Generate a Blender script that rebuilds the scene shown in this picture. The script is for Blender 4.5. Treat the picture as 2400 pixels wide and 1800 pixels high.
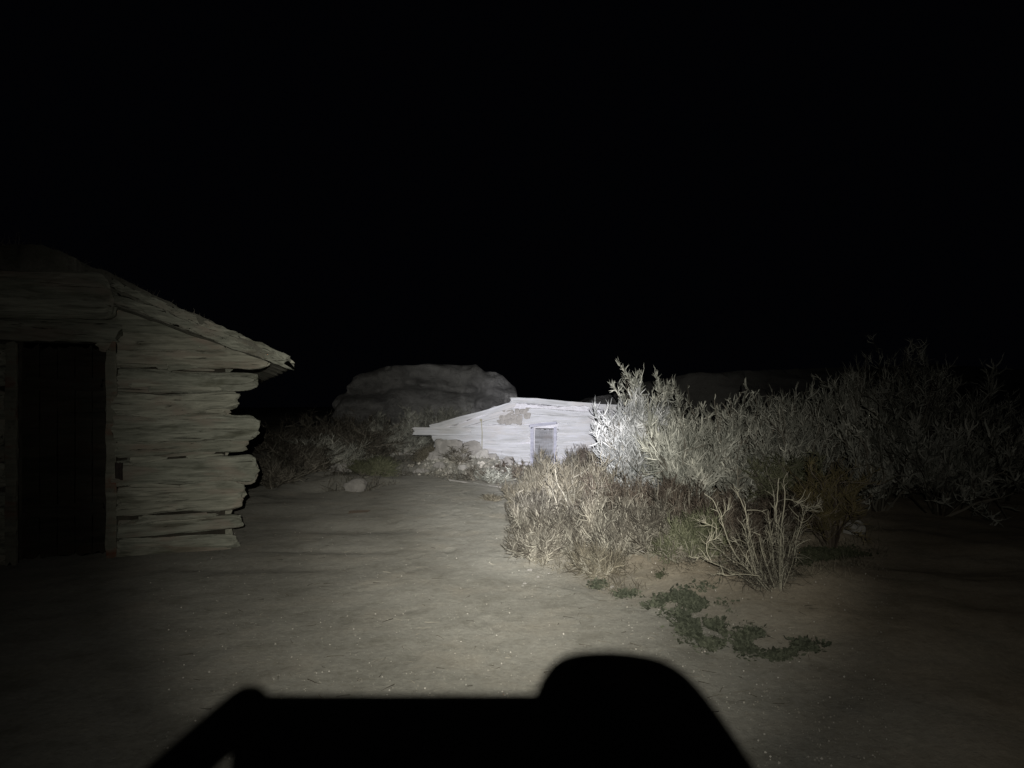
import bpy, math, random
import numpy as np
from mathutils import Vector, Matrix

for o in list(bpy.data.objects):
    bpy.data.objects.remove(o)
C = bpy.context.scene
COL = C.collection
PI = math.pi
R_ = math.radians

# ------------------------------------------------------------------ camera, world, exposure
H = 1.45           # camera height
F = 1746.0         # focal length in pixels of a 2400 px wide picture
HOR = 950.0        # row of the horizon in the 2400 x 1800 picture
cam_d = bpy.data.cameras.new('camera')
cam_d.sensor_width = 36.0
cam_d.lens = F / 2400 * 36
cam_d.shift_y = (HOR - 900) / 2400
cam_d.clip_start = 0.02
cam_d.clip_end = 3000
cam = bpy.data.objects.new('camera', cam_d)
COL.objects.link(cam)
cam.location = (0, 0, H)
cam.rotation_euler = (R_(90), 0, 0)
C.camera = cam

w = bpy.data.worlds.new('World')
C.world = w
w.use_nodes = True
bg = w.node_tree.nodes['Background']
bg.inputs['Color'].default_value = (0.55, 0.6, 1.0, 1)
bg.inputs['Strength'].default_value = 0.0009

C.view_settings.view_transform = 'Standard'
C.view_settings.look = 'None'
C.view_settings.exposure = 0
C.view_settings.gamma = 1
C.render.engine = 'CYCLES'
C.cycles.max_bounces = 4
C.cycles.diffuse_bounces = 2

# the headlamp beam: one lamp on the photographer's forehead, a tight hot spot inside ever wider spill
LAMP = Vector((0.0, -0.295, 1.585))
def aim(px, py, Y=12.0):
    return Vector(((px - 1200) / F * Y, Y, H + (HOR - py) / F * Y))
BEAM = [  # name, half angle, watts, colour, aim pixel
    ('headlamp_spill', 50, 125, (1.0, 0.98, 0.90), (1330, 930)),
    ('headlamp_flood', 29, 1080, (1.0, 0.975, 0.88), (1170, 1040)),
    ('headlamp_inner', 20, 2250, (1.0, 0.98, 0.92), (1220, 1020)),
    ('headlamp_beam', 12.5, 5900, (0.98, 0.985, 0.98), (1240, 1025)),
    ('headlamp_hotspot', 7.5, 10500, (0.95, 0.955, 1.10), (1275, 1005)),
]
for nm, half, watts, colr, (ax, ay) in BEAM:
    l = bpy.data.lights.new(nm, 'SPOT')
    l.energy = watts
    l.color = colr
    l.spot_size = R_(2 * half)
    l.spot_blend = 1.0
    l.shadow_soft_size = 0.0022
    lo = bpy.data.objects.new(nm, l)
    COL.objects.link(lo)
    lo.location = LAMP
    d = aim(ax, ay) - LAMP
    lo.rotation_euler = d.to_track_quat('-Z', 'Y').to_euler()

# ------------------------------------------------------------------ helpers
rng = np.random.default_rng(7)

def noise_fn(seed, octaves=4, lac=2.0, gain=0.5, n=5):
    r = np.random.default_rng(seed)
    waves = []
    a, f = 1.0, 1.0
    for o in range(octaves):
        for k in range(n):
            v = r.normal(size=3)
            v /= np.linalg.norm(v)
            waves.append((v * f * (0.7 + 0.6 * r.random()) * 2 * PI, r.random() * 2 * PI, a / n * 1.6))
        a *= gain
        f *= lac
    def fn(x, y, z=0.0):
        x = np.asarray(x, float); y = np.asarray(y, float); z = np.asarray(z, float)
        s = 0
        for v, p, am in waves:
            s = s + am * np.sin(v[0] * x + v[1] * y + v[2] * z + p)
        return s
    return fn

def sstep(a, b, x):
    t = np.clip((np.asarray(x, float) - a) / (b - a), 0, 1)
    return t * t * (3 - 2 * t)

def gy(py, z=0.0):            # distance of a ground point seen on row py
    return (H - z) * F / (py - HOR)
def gp(px, py):               # ground point under a pixel
    Y = gy(py)
    return (px - 1200) / F * Y, Y
def at(px, py, Y):            # a point at distance Y
    return Vector(((px - 1200) / F * Y, Y, H + (HOR - py) / F * Y))

class Acc:
    """collects vertices, polygons and a per-vertex random value"""
    def __init__(s):
        s.v, s.f, s.r, s.n = [], [], [], 0
    def add(s, V, Fq, rnd=None):
        V = np.asarray(V, float).reshape(-1, 3)
        Fq = np.asarray(Fq, int)
        if len(V) == 0: return
        s.v.append(V); s.f.append(Fq + s.n)
        s.r.append(np.full(len(V), 0.5) if rnd is None else np.asarray(rnd, float).reshape(-1))
        s.n += len(V)
    def build(s, name, mat, parent=None, smooth=True, loc=None):
        V = np.concatenate(s.v); Rn = np.concatenate(s.r)
        loops = np.concatenate([f.reshape(-1) for f in s.f])
        sizes = np.concatenate([np.full(len(f), f.shape[1]) for f in s.f])
        me = bpy.data.meshes.new(name)
        me.vertices.add(len(V)); me.vertices.foreach_set('co', V.astype(np.float32).reshape(-1))
        me.loops.add(len(loops)); me.loops.foreach_set('vertex_index', loops.astype(np.int32))
        me.polygons.add(len(sizes))
        st = np.concatenate([[0], np.cumsum(sizes)[:-1]])
        me.polygons.foreach_set('loop_start', st.astype(np.int32))
        me.polygons.foreach_set('loop_total', sizes.astype(np.int32))
        me.update(calc_edges=True)
        me.validate()
        a = me.attributes.new('rnd', 'FLOAT', 'POINT')
        a.data.foreach_set('value', Rn.astype(np.float32))
        me.polygons.foreach_set('use_smooth', np.full(len(sizes), smooth))
        me.materials.append(mat)
        o = bpy.data.objects.new(name, me)
        COL.objects.link(o)
        if parent is not None: o.parent = parent
        if loc is not None: o.location = loc
        return o

def tag(o, label=None, cat=None, group=None, kind=None):
    if label: o['label'] = label
    if cat: o['category'] = cat
    if group: o['group'] = group
    if kind: o['kind'] = kind
    return o

def empty(name, loc, rz=0, **k):
    o = bpy.data.objects.new(name, None)
    COL.objects.link(o)
    o.location = loc
    o.rotation_euler = (0, 0, rz)
    o.empty_display_size = 0.1
    return tag(o, **k)

def grid_faces(nu, nv, wrap=False):
    i, j = np.meshgrid(np.arange(nu - 1), np.arange(nv if wrap else nv - 1), indexing='ij')
    j2 = (j + 1) % nv
    return np.stack([i * nv + j, i * nv + j2, (i + 1) * nv + j2, (i + 1) * nv + j], -1).reshape(-1, 4)

def box(acc, c, s, jit=0.0, seed=0, rot=None):
    c = np.array(c, float); s = np.array(s, float) / 2
    P = np.array([[x, y, z] for x in (-1, 1) for y in (-1, 1) for z in (-1, 1)], float) * s
    if jit: P += np.random.default_rng(seed).normal(size=P.shape) * jit
    if rot is not None: P = P @ np.array(rot.to_3x3()).T
    Fq = [[0, 1, 3, 2], [4, 6, 7, 5], [0, 4, 5, 1], [2, 3, 7, 6], [0, 2, 6, 4], [1, 5, 7, 3]]
    acc.add(P + c, Fq)

def board(acc, p0, p1, wid, thick, up=(0, 0, 1), seed=0, n=24, rough=0.004):
    """a weathered plank from p0 to p1 with worn edges"""
    p0 = np.array(p0, float); p1 = np.array(p1, float)
    t = p1 - p0; L = np.linalg.norm(t); t /= L
    upv = np.array(up, float); side = np.cross(t, upv); side /= np.linalg.norm(side); upv = np.cross(side, t)
    nf = noise_fn(seed, 4)
    prof = []
    a, b = wid / 2, thick / 2
    m = 5
    for (x0, y0, x1, y1) in ((-a, -b, a, -b), (a, -b, a, b), (a, b, -a, b), (-a, b, -a, -b)):
        for k in range(m): prof.append((x0 + (x1 - x0) * k / m, y0 + (y1 - y0) * k / m))
    prof = np.array(prof)
    prof *= 1 - 0.03 * (np.abs(prof[:, :1] / a) * np.abs(prof[:, 1:] / b))
    us = np.linspace(0, 1, n)
    V = []
    for u in us:
        q = prof.copy()
        q = q + rough * np.stack([nf(u * L * 3, q[:, 0] * 30, q[:, 1] * 30), nf(u * L * 3 + 9, q[:, 0] * 40, q[:, 1] * 30)], -1)
        V.append(p0 + t * u * L + q[:, :1] * upv + q[:, 1:] * side)
    V = np.array(V); S = V.shape[1]
    V[0] -= t * rough * 6 * nf(V[0][:, 0] * 9, V[0][:, 2] * 20)[:, None]
    V[-1] += t * rough * 6 * nf(V[-1][:, 0] * 9 + 4, V[-1][:, 2] * 20)[:, None]
    base = V.reshape(-1, 3)
    acc.add(base, grid_faces(n, S, True))
    acc.add(V[0], [list(range(S))])
    acc.add(V[-1], [list(range(S))[::-1]])

def log_mesh(acc, L, r0, r1, seed=0, rough=0.09, groove=0.07, ragged=0.05, S=44, bend=0.02):
    """an old split log along +x from 0 to L: bent, knotted, grooved along its grain, with ragged broken ends"""
    K = max(20, int(L / 0.035))
    n1 = noise_fn(seed, 3); n2 = noise_fn(seed + 1, 4); n3 = noise_fn(seed + 2, 4)
    u = np.linspace(0, 1, K)[:, None]; th = np.linspace(0, 2 * PI, S, endpoint=False)[None, :]
    x = u * L
    r = (r0 + (r1 - r0) * u)
    ct, st = np.cos(th), np.sin(th)
    g = n2(ct * 1.6 + 0 * x, st * 1.6 + 0 * x, x * 0.5)
    fine = n3(ct * 3.4 + 0 * x, st * 3.4 + 0 * x, x * 0.9)
    low = n1(x * 0.9, 0 * x + ct * 0.3, st * 0.3)
    rr = r * (1 - 0.22 * np.exp(-(L - x) / 0.035)) * (1 + rough * low + groove * g - groove * 1.4 * np.clip(fine - 0.15, 0, 1))
    cy = bend * n1(x * 0.25, 3.0); cz = bend * n1(x * 0.25, 11.0)
    V = np.stack([x + 0 * th, cy + rr * ct, cz + rr * st], -1)
    n4 = noise_fn(seed + 3, 2)
    rag = ragged * n4(ct[0] * 0.7, st[0] * 0.7, 5.0)
    rag2 = ragged * n4(ct[0] * 0.7, st[0] * 0.7, 9.0)
    for k in range(3):
        V[k, :, 0] += rag * (1 - k / 3.0); V[K - 1 - k, :, 0] += rag2 * (1 - k / 3.0)
    acc.add(V, grid_faces(K, S, True))
    for end, sgn in ((0, -1), (K - 1, 1)):
        ring = V[end]; c = ring.mean(0)
        rings = [ring]
        for q in (0.72, 0.42, 0.15):
            w_ = c + (ring - c) * q
            w_[:, 0] += sgn * 0.02 * (1 - q) + 0.012 * n2(w_[:, 1] * 22, w_[:, 2] * 22)
            rings.append(w_)
        W = np.array(rings)
        fc = grid_faces(4, S, True)
        if sgn > 0: pass
        acc.add(W, fc if sgn < 0 else fc[:, ::-1])
        acc.add(W[-1], [list(range(S))])

def rock(acc, c, s, seed=0, n=14, rough=0.22, yaw=0.0, flat=0.35):
    nf = noise_fn(seed, 4)
    th = np.linspace(0, PI, n)[:, None]; ph = np.linspace(0, 2 * PI, 2 * n, endpoint=False)[None, :]
    D = np.stack([np.sin(th) * np.cos(ph), np.sin(th) * np.sin(ph), np.cos(th) + 0 * ph], -1)
    q = np.sign(D) * np.abs(D) ** (1 - flat)      # boxier
    q = q / (np.linalg.norm(q, axis=-1, keepdims=True) ** 0.5)
    m = 1 + rough * nf(D[..., 0] * .6, D[..., 1] * .6, D[..., 2] * .6)
    P = q * m[..., None] * np.array(s) / 2
    cz, sz = math.cos(yaw), math.sin(yaw)
    P = np.stack([P[..., 0] * cz - P[..., 1] * sz, P[..., 0] * sz + P[..., 1] * cz, P[..., 2]], -1)
    acc.add(P + np.array(c), grid_faces(n, 2 * n, True))

def tubes(acc, P, Rad, sides=3, rnd=None):
    """P (N,K,3) centre lines, Rad (N,K)"""
    N, K, _ = P.shape
    if N == 0: return
    T = np.gradient(P, axis=1)
    T /= np.linalg.norm(T, axis=-1, keepdims=True) + 1e-9
    ref = np.zeros_like(T); ref[..., 0] = 0.37; ref[..., 1] = 0.93; ref[..., 2] = 0.05
    U = np.cross(T, ref); U /= np.linalg.norm(U, axis=-1, keepdims=True) + 1e-9
    W = np.cross(T, U)
    a = np.linspace(0, 2 * PI, sides, endpoint=False)
    V = P[:, :, None, :] + Rad[:, :, None, None] * (np.cos(a)[None, None, :, None] * U[:, :, None, :] + np.sin(a)[None, None, :, None] * W[:, :, None, :])
    g = grid_faces(K, sides, True)
    Fq = (g[None] + (np.arange(N) * K * sides)[:, None, None]).reshape(-1, 4)
    rr = None if rnd is None else np.repeat(rnd, K * sides)
    acc.add(V.reshape(-1, 3), Fq, rr)

def paths(P0, D0, L, K, wig, up, r):
    N = len(P0)
    P = np.zeros((N, K, 3)); P[:, 0] = P0
    D = D0 / (np.linalg.norm(D0, axis=1, keepdims=True) + 1e-9)
    for k in range(1, K):
        D = D + r.normal(size=(N, 3)) * wig + np.array([0, 0, up])
        D /= np.linalg.norm(D, axis=1, keepdims=True)
        P[:, k] = P[:, k - 1] + D * (L / (K - 1))[:, None]
    return P

def sprout(P, n, r, tmin=0.25, tmax=1.0, ang=0.6, up=0.3):
    N, K, _ = P.shape
    i = r.integers(0, N, n)
    t = (tmin + (tmax - tmin) * r.random(n)) * (K - 1)
    k = np.minimum(t.astype(int), K - 2); f = (t - k)[:, None]
    p = P[i, k] * (1 - f) + P[i, k + 1] * f
    T = P[i, k + 1] - P[i, k]; T /= np.linalg.norm(T, axis=1, keepdims=True) + 1e-9
    D = T * math.cos(ang) + r.normal(size=(n, 3)) * math.sin(ang) * 0.75
    D[:, 2] += up
    return p, D, t / (K - 1), i

def taper(N, K, r0, r1, p=1.0):
    u = np.linspace(0, 1, K)[None, :] ** p
    return np.asarray(r0).reshape(-1, 1) * (1 - u) + np.asarray(r1).reshape(-1, 1) * u + np.zeros((N, 1))

# ------------------------------------------------------------------ materials
def new_mat(name):
    m = bpy.data.materials.new(name); m.use_nodes = True
    nt = m.node_tree
    b = nt.nodes['Principled BSDF']
    b.inputs['Roughness'].default_value = 0.95
    b.inputs['Specular IOR Level'].default_value = 0.15
    b.inputs['Diffuse Roughness'].default_value = 1.0
    return m, nt, b

def N(nt, typ, **k):
    n = nt.nodes.new(typ)
    for a, v in k.items():
        if a in n.inputs: n.inputs[a].default_value = v
        else: setattr(n, a, v)
    return n

def ramp(nt, fac, stops):
    r = nt.nodes.new('ShaderNodeValToRGB')
    els = r.color_ramp.elements
    while len(els) < len(stops): els.new(0.5)
    for e, (p, c) in zip(els, stops):
        e.position = p; e.color = (*c, 1)
    nt.links.new(fac, r.inputs[0])
    return r.outputs[0]

def mixc(nt, fac, a, b, mode='MIX'):
    m = nt.nodes.new('ShaderNodeMix'); m.data_type = 'RGBA'; m.blend_type = mode
    for inp, v in ((m.inputs[0], fac), (m.inputs[6], a), (m.inputs[7], b)):
        if hasattr(v, 'links'): nt.links.new(v, inp)
        elif isinstance(v, tuple): inp.default_value = (*v, 1)
        else: inp.default_value = v
    return m.outputs[2]

def coord(nt, scale=(1, 1, 1), obj_random=False):
    tc = nt.nodes.new('ShaderNodeTexCoord'); mp = nt.nodes.new('ShaderNodeMapping')
    mp.inputs['Scale'].default_value = scale
    if obj_random:
        oi = nt.nodes.new('ShaderNodeObjectInfo'); mu = nt.nodes.new('ShaderNodeMath'); mu.operation = 'MULTIPLY'
        mu.inputs[1].default_value = 37.0
        nt.links.new(oi.outputs['Random'], mu.inputs[0])
        ad = nt.nodes.new('ShaderNodeVectorMath'); ad.operation = 'ADD'
        nt.links.new(tc.outputs['Object'], ad.inputs[0]); nt.links.new(mu.outputs[0], ad.inputs[1])
        nt.links.new(ad.outputs[0], mp.inputs[0])
    else:
        nt.links.new(tc.outputs['Object'], mp.inputs[0])
    return mp.outputs[0]

def noise(nt, vec, scale, detail=6, rough=0.6, dist=0.0):
    n = N(nt, 'ShaderNodeTexNoise', Scale=scale, Detail=detail, Roughness=rough, Distortion=dist)
    nt.links.new(vec, n.inputs['Vector'])
    return n.outputs['Fac']

def bump(nt, b, h, strength=0.5, dist=0.01, prev=None):
    n = N(nt, 'ShaderNodeBump', Strength=strength, Distance=dist)
    nt.links.new(h, n.inputs['Height'])
    if prev is not None: nt.links.new(prev, n.inputs['Normal'])
    nt.links.new(n.outputs[0], b.inputs['Normal'])
    return n.outputs[0]

def wood_mat(name, dark, mid, light, rust=(0.20, 0.12, 0.08), grain=1.0, crack=0.5, stain=False):
    m, nt, b = new_mat(name)
    v = coord(nt, (0.8, 7, 7), True)
    n1 = noise(nt, v, 2.2 * grain, 8, 0.62, 0.6)
    c = ramp(nt, n1, [(0.28, dark), (0.46, mid), (0.72, light)])
    v2 = coord(nt, (1, 2.6, 2.6), True)
    n2 = noise(nt, v2, 1.7, 4, 0.55, 0.3)
    k = ramp(nt, n2, [(0.52, (0, 0, 0)), (0.70, (1, 1, 1))])
    c = mixc(nt, k, c, rust)
    v3 = coord(nt, (0.55, 11, 11), True)
    n3 = noise(nt, v3, 2.0, 5, 0.7, 1.2)
    ck = ramp(nt, n3, [(0.33, (1, 1, 1)), (0.40, (0, 0, 0))])
    fm = nt.nodes.new('ShaderNodeMath'); fm.operation = 'MULTIPLY'; fm.inputs[1].default_value = crack
    nt.links.new(ck, fm.inputs[0])
    c = mixc(nt, fm.outputs[0], c, (0.022, 0.02, 0.014))
    if stain:
        v5 = coord(nt, (0.7, 2.4, 2.4), True)
        st = ramp(nt, noise(nt, v5, 1.6, 5, 0.6, 0.8), [(0.32, (0.55, 0.55, 0.50)), (0.44, (0.95, 0.95, 0.93)), (0.70, (1.2, 1.19, 1.17))])
        c = mixc(nt, 1.0, c, st, 'MULTIPLY')
        oi = nt.nodes.new('ShaderNodeObjectInfo')
        c = mixc(nt, 1.0, c, ramp(nt, oi.outputs['Random'], [(0.0, (0.78, 0.785, 0.76)), (0.35, (0.98, 0.985, 0.98)), (0.7, (1.08, 1.05, 1.03)), (1.0, (1.18, 1.17, 1.15))]), 'MULTIPLY')
    nt.links.new(c, b.inputs['Base Color'])
    b1 = bump(nt, b, n1, 0.6, 0.03)
    b2 = bump(nt, b, n3, 0.5, 0.03, b1)
    v4 = coord(nt, (3, 40, 40), True)
    bump(nt, b, noise(nt, v4, 3, 4, 0.6), 0.3, 0.006, b2)
    return m

def earth_mat(name, c0, c1, c2, speck=(0.6, 0.57, 0.5), scale=1.0, speckles=True, bumpd=0.012, big=0.0):
    m, nt, b = new_mat(name)
    v = coord(nt)
    n1 = noise(nt, v, 0.9 * scale, 8, 0.6, 0.3)
    n2 = noise(nt, v, 26 * scale, 8, 0.72)
    c = ramp(nt, n1, [(0.30, c0), (0.5, c1), (0.70, c2)])
    g = ramp(nt, n2, [(0.32, (0.74, 0.73, 0.71)), (0.55, (1, 1, 1)), (0.72, (1.16, 1.15, 1.12))])
    c = mixc(nt, 1.0, c, g, 'MULTIPLY')
    if speckles:
        vo = N(nt, 'ShaderNodeTexVoronoi', Scale=55 * scale); nt.links.new(v, vo.inputs['Vector'])
        k = ramp(nt, vo.outputs['Distance'], [(0.10, (1, 1, 1)), (0.20, (0, 0, 0))])
        n3 = noise(nt, v, 9 * scale, 3, 0.6)
        k2 = ramp(nt, n3, [(0.52, (0, 0, 0)), (0.66, (0.8, 0.8, 0.8))])
        kk = mixc(nt, 1.0, k, k2, 'MULTIPLY')
        c = mixc(nt, kk, c, speck)
    nt.links.new(c, b.inputs['Base Color'])
    b1 = bump(nt, b, noise(nt, v, 7 * scale, 6, 0.65), 0.5, 0.03)
    b2 = bump(nt, b, noise(nt, v, 70 * scale, 5, 0.7), 0.6, bumpd, b1)
    if big: bump(nt, b, noise(nt, v, 0.9, 10, 0.7, 1.0), 1.0, big, b2)
    return m

def plant_mat(name, a, b_, c_, nscale=3.0):
    m, nt, b = new_mat(name)
    at_ = N(nt, 'ShaderNodeAttribute', attribute_name='rnd')
    c = ramp(nt, at_.outputs['Fac'], [(0.0, a), (0.5, b_), (1.0, c_)])
    v = coord(nt)
    g = ramp(nt, noise(nt, v, nscale, 5, 0.6), [(0.35, (0.7, 0.7, 0.68)), (0.65, (1.15, 1.12, 1.08))])
    c = mixc(nt, 1.0, c, g, 'MULTIPLY')
    nt.links.new(c, b.inputs['Base Color'])
    b.inputs['Roughness'].default_value = 0.85
    return m

def plain_mat(name, c, rough=0.8, metal=0.0, nscale=20, var=0.25):
    m, nt, b = new_mat(name)
    v = coord(nt)
    n = noise(nt, v, nscale, 5, 0.6)
    lo = tuple(x * (1 - var) for x in c); hi = tuple(min(1, x * (1 + var)) for x in c)
    nt.links.new(ramp(nt, n, [(0.3, lo), (0.7, hi)]), b.inputs['Base Color'])
    b.inputs['Roughness'].default_value = rough; b.inputs['Metallic'].default_value = metal
    bump(nt, b, n, 0.3, 0.004)
    return m

def ground_mat():
    m, nt, b = new_mat('desert_soil')
    v = coord(nt)
    n1 = noise(nt, v, 0.7, 8, 0.6, 0.4)
    tan = ramp(nt, n1, [(0.30, (0.185, 0.155, 0.113)), (0.5, (0.245, 0.208, 0.155)), (0.70, (0.30, 0.26, 0.198))])
    grey = ramp(nt, n1, [(0.30, (0.178, 0.171, 0.148)), (0.5, (0.200, 0.193, 0.167)), (0.70, (0.221, 0.213, 0.185))])
    at_ = N(nt, 'ShaderNodeAttribute', attribute_name='rnd')
    wob = nt.nodes.new('ShaderNodeMath'); wob.operation = 'MULTIPLY_ADD'; wob.inputs[1].default_value = 1.1
    nt.links.new(noise(nt, v, 1.6, 6, 0.65), wob.inputs[0]); nt.links.new(at_.outputs['Fac'], wob.inputs[2])
    mr = nt.nodes.new('ShaderNodeMapRange'); mr.inputs['From Min'].default_value = 0.55; mr.inputs['From Max'].default_value = 1.45
    nt.links.new(wob.outputs[0], mr.inputs['Value'])
    c = mixc(nt, mr.outputs[0], grey, tan)
    g = ramp(nt, noise(nt, v, 24, 8, 0.72), [(0.32, (0.80, 0.79, 0.78)), (0.55, (1, 1, 1)), (0.72, (1.22, 1.21, 1.18))])
    c = mixc(nt, 1.0, c, g, 'MULTIPLY')
    n4 = ramp(nt, noise(nt, v, 3.2, 6, 0.7, 0.5), [(0.34, (0.80, 0.79, 0.77)), (0.5, (1, 1, 1))])
    c = mixc(nt, 1.0, c, n4, 'MULTIPLY')
    nt.links.new(c, b.inputs['Base Color'])
    b1 = bump(nt, b, noise(nt, v, 6, 6, 0.65), 0.5, 0.028)
    bump(nt, b, noise(nt, v, 60, 5, 0.7), 0.7, 0.014, b1)
    return m

M = {}
M['log'] = wood_mat('weathered_log', (0.12, 0.12, 0.098), (0.265, 0.268, 0.225), (0.43, 0.43, 0.365), rust=(0.30, 0.255, 0.215), grain=1.7, crack=0.9, stain=True)
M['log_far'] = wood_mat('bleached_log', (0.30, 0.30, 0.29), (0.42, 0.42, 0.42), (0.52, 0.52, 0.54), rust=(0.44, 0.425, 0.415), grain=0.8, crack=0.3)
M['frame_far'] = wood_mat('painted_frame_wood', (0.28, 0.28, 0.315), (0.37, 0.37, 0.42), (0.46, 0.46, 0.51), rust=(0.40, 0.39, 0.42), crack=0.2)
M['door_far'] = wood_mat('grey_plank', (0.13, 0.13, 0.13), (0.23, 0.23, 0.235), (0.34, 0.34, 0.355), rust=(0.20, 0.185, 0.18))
M['shaded_wood'] = wood_mat('shaded_plank', (0.022, 0.020, 0.016), (0.042, 0.038, 0.03), (0.07, 0.062, 0.05), rust=(0.05, 0.035, 0.025))  # near-black plank colour stands in for the low light in the doorway
M['jamb'] = wood_mat('jamb_wood', (0.12, 0.115, 0.09), (0.20, 0.195, 0.155), (0.28, 0.27, 0.22), rust=(0.2, 0.07, 0.04))
M['mud'] = earth_mat('shaded_mud_chinking', (0.03, 0.027, 0.02), (0.07, 0.063, 0.05), (0.14, 0.127, 0.10), speckles=False, scale=3)  # mud colour darkened to paint deep shade into the gaps between logs
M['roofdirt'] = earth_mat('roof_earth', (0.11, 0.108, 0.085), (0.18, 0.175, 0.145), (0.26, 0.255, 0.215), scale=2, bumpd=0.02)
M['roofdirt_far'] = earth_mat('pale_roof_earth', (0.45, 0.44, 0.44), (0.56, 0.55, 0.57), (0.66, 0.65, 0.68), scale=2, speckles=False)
M['ground'] = ground_mat()
M['path'] = M['ground']
M['rock'] = earth_mat('sandstone', (0.19, 0.18, 0.165), (0.27, 0.255, 0.235), (0.36, 0.34, 0.315), speckles=False, scale=4)
M['pale_rock'] = earth_mat('pale_stone', (0.30, 0.285, 0.26), (0.38, 0.365, 0.335), (0.46, 0.44, 0.41), speckles=False, scale=8)
M['butte'] = earth_mat('butte_rock', (0.26, 0.25, 0.235), (0.34, 0.33, 0.31), (0.42, 0.41, 0.385), speckles=False, scale=0.5, bumpd=0.05)
M['butte_pale'] = earth_mat('pale_butte_rock', (0.30, 0.295, 0.285), (0.44, 0.43, 0.415), (0.55, 0.54, 0.52), speckles=False, scale=0.9, bumpd=0.12, big=1.1)
M['stem'] = plant_mat('pale_dry_stem', (0.09, 0.083, 0.067), (0.195, 0.183, 0.15), (0.34, 0.32, 0.265))
M['sage'] = plant_mat('sage_foliage', (0.11, 0.113, 0.095), (0.35, 0.353, 0.31), (0.68, 0.68, 0.61))
M['white'] = plant_mat('silver_foliage', (0.14, 0.145, 0.14), (0.38, 0.385, 0.38), (0.66, 0.67, 0.67))
M['olive'] = plant_mat('olive_foliage', (0.07, 0.075, 0.045), (0.135, 0.14, 0.09), (0.23, 0.235, 0.16))
M['straw'] = plant_mat('straw', (0.062, 0.055, 0.042), (0.145, 0.13, 0.098), (0.29, 0.265, 0.205))
M['twig'] = plant_mat('dry_twig', (0.038, 0.033, 0.027), (0.115, 0.105, 0.085), (0.31, 0.29, 0.245))
M['rtwig'] = plant_mat('reddish_twig', (0.04, 0.031, 0.025), (0.10, 0.081, 0.065), (0.22, 0.19, 0.155))
M['bare'] = plant_mat('bare_pale_branch', (0.22, 0.21, 0.16), (0.33, 0.315, 0.25), (0.45, 0.43, 0.345))
M['green'] = plant_mat('low_green_leaf', (0.032, 0.036, 0.025), (0.060, 0.067, 0.048), (0.108, 0.118, 0.085))
M['darkleaf'] = plant_mat('dark_low_leaf', (0.03, 0.035, 0.02), (0.05, 0.055, 0.035), (0.08, 0.085, 0.055))
M['yellow'] = plant_mat('yellow_brush', (0.09, 0.075, 0.035), (0.15, 0.125, 0.065), (0.23, 0.195, 0.11))
M['gravel'] = plant_mat('gravel_stone', (0.20, 0.19, 0.16), (0.30, 0.285, 0.25), (0.52, 0.50, 0.46))
M['iron'] = plain_mat('rusty_iron', (0.05, 0.04, 0.035), 0.7, 0.6)
M['skin'] = plain_mat('skin', (0.52, 0.33, 0.25), 0.6, 0, 60, 0.08)
M['jacket'] = plain_mat('jacket_cloth', (0.03, 0.035, 0.05), 0.9)
M['trousers'] = plain_mat('trouser_cloth', (0.06, 0.055, 0.05), 0.9)
M['black'] = plain_mat('black_plastic', (0.015, 0.015, 0.016), 0.4)
M['glass'] = plain_mat('dark_glass', (0.01, 0.01, 0.012), 0.1)
M['hair'] = plain_mat('brown_hair', (0.04, 0.025, 0.015), 0.8)
ml = bpy.data.materials.new('lit_lens'); ml.use_nodes = True
ml.node_tree.nodes['Principled BSDF'].inputs['Emission Color'].default_value = (0.95, 0.97, 1, 1)
ml.node_tree.nodes['Principled BSDF'].inputs['Emission Strength'].default_value = 8
M['lens'] = ml

# ------------------------------------------------------------------ terrain
nA = noise_fn(11, 4); nB = noise_fn(12, 4); nC = noise_fn(13, 3); nD = noise_fn(14, 4)
# right-hand and left-hand edge of the trail, as ground points
RE = np.array([gp(*p) for p in ((1840, 1800), (1780, 1640), (1650, 1500), (1560, 1440), (1440, 1400), (1330, 1365), (1235, 1320), (1200, 1250), (1198, 1180), (1208, 1140), (1215, 1128))])
LE = np.array([gp(*p) for p in ((-1400, 1800), (-500, 1500), (60, 1370), (480, 1300), (690, 1225), (800, 1175), (890, 1145), (960, 1130), (990, 1127))])
def right_edge(y): return np.interp(y, RE[:, 1], RE[:, 0])
def left_edge(y): return np.interp(y, LE[:, 1], LE[:, 0])
SHX, SHY = gp(1832, 1412)
_r = np.random.default_rng(77)
DENTS = []
for _k in range(46):
    _y = _r.uniform(3.0, 12.5); _x = np.interp(_y, [3, 6, 12], [0.15, -0.3, -0.75]) + _r.normal() * 0.55
    DENTS.append((_x, _y, _r.normal() * 0.3, _r.uniform(0.004, 0.010)))
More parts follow.
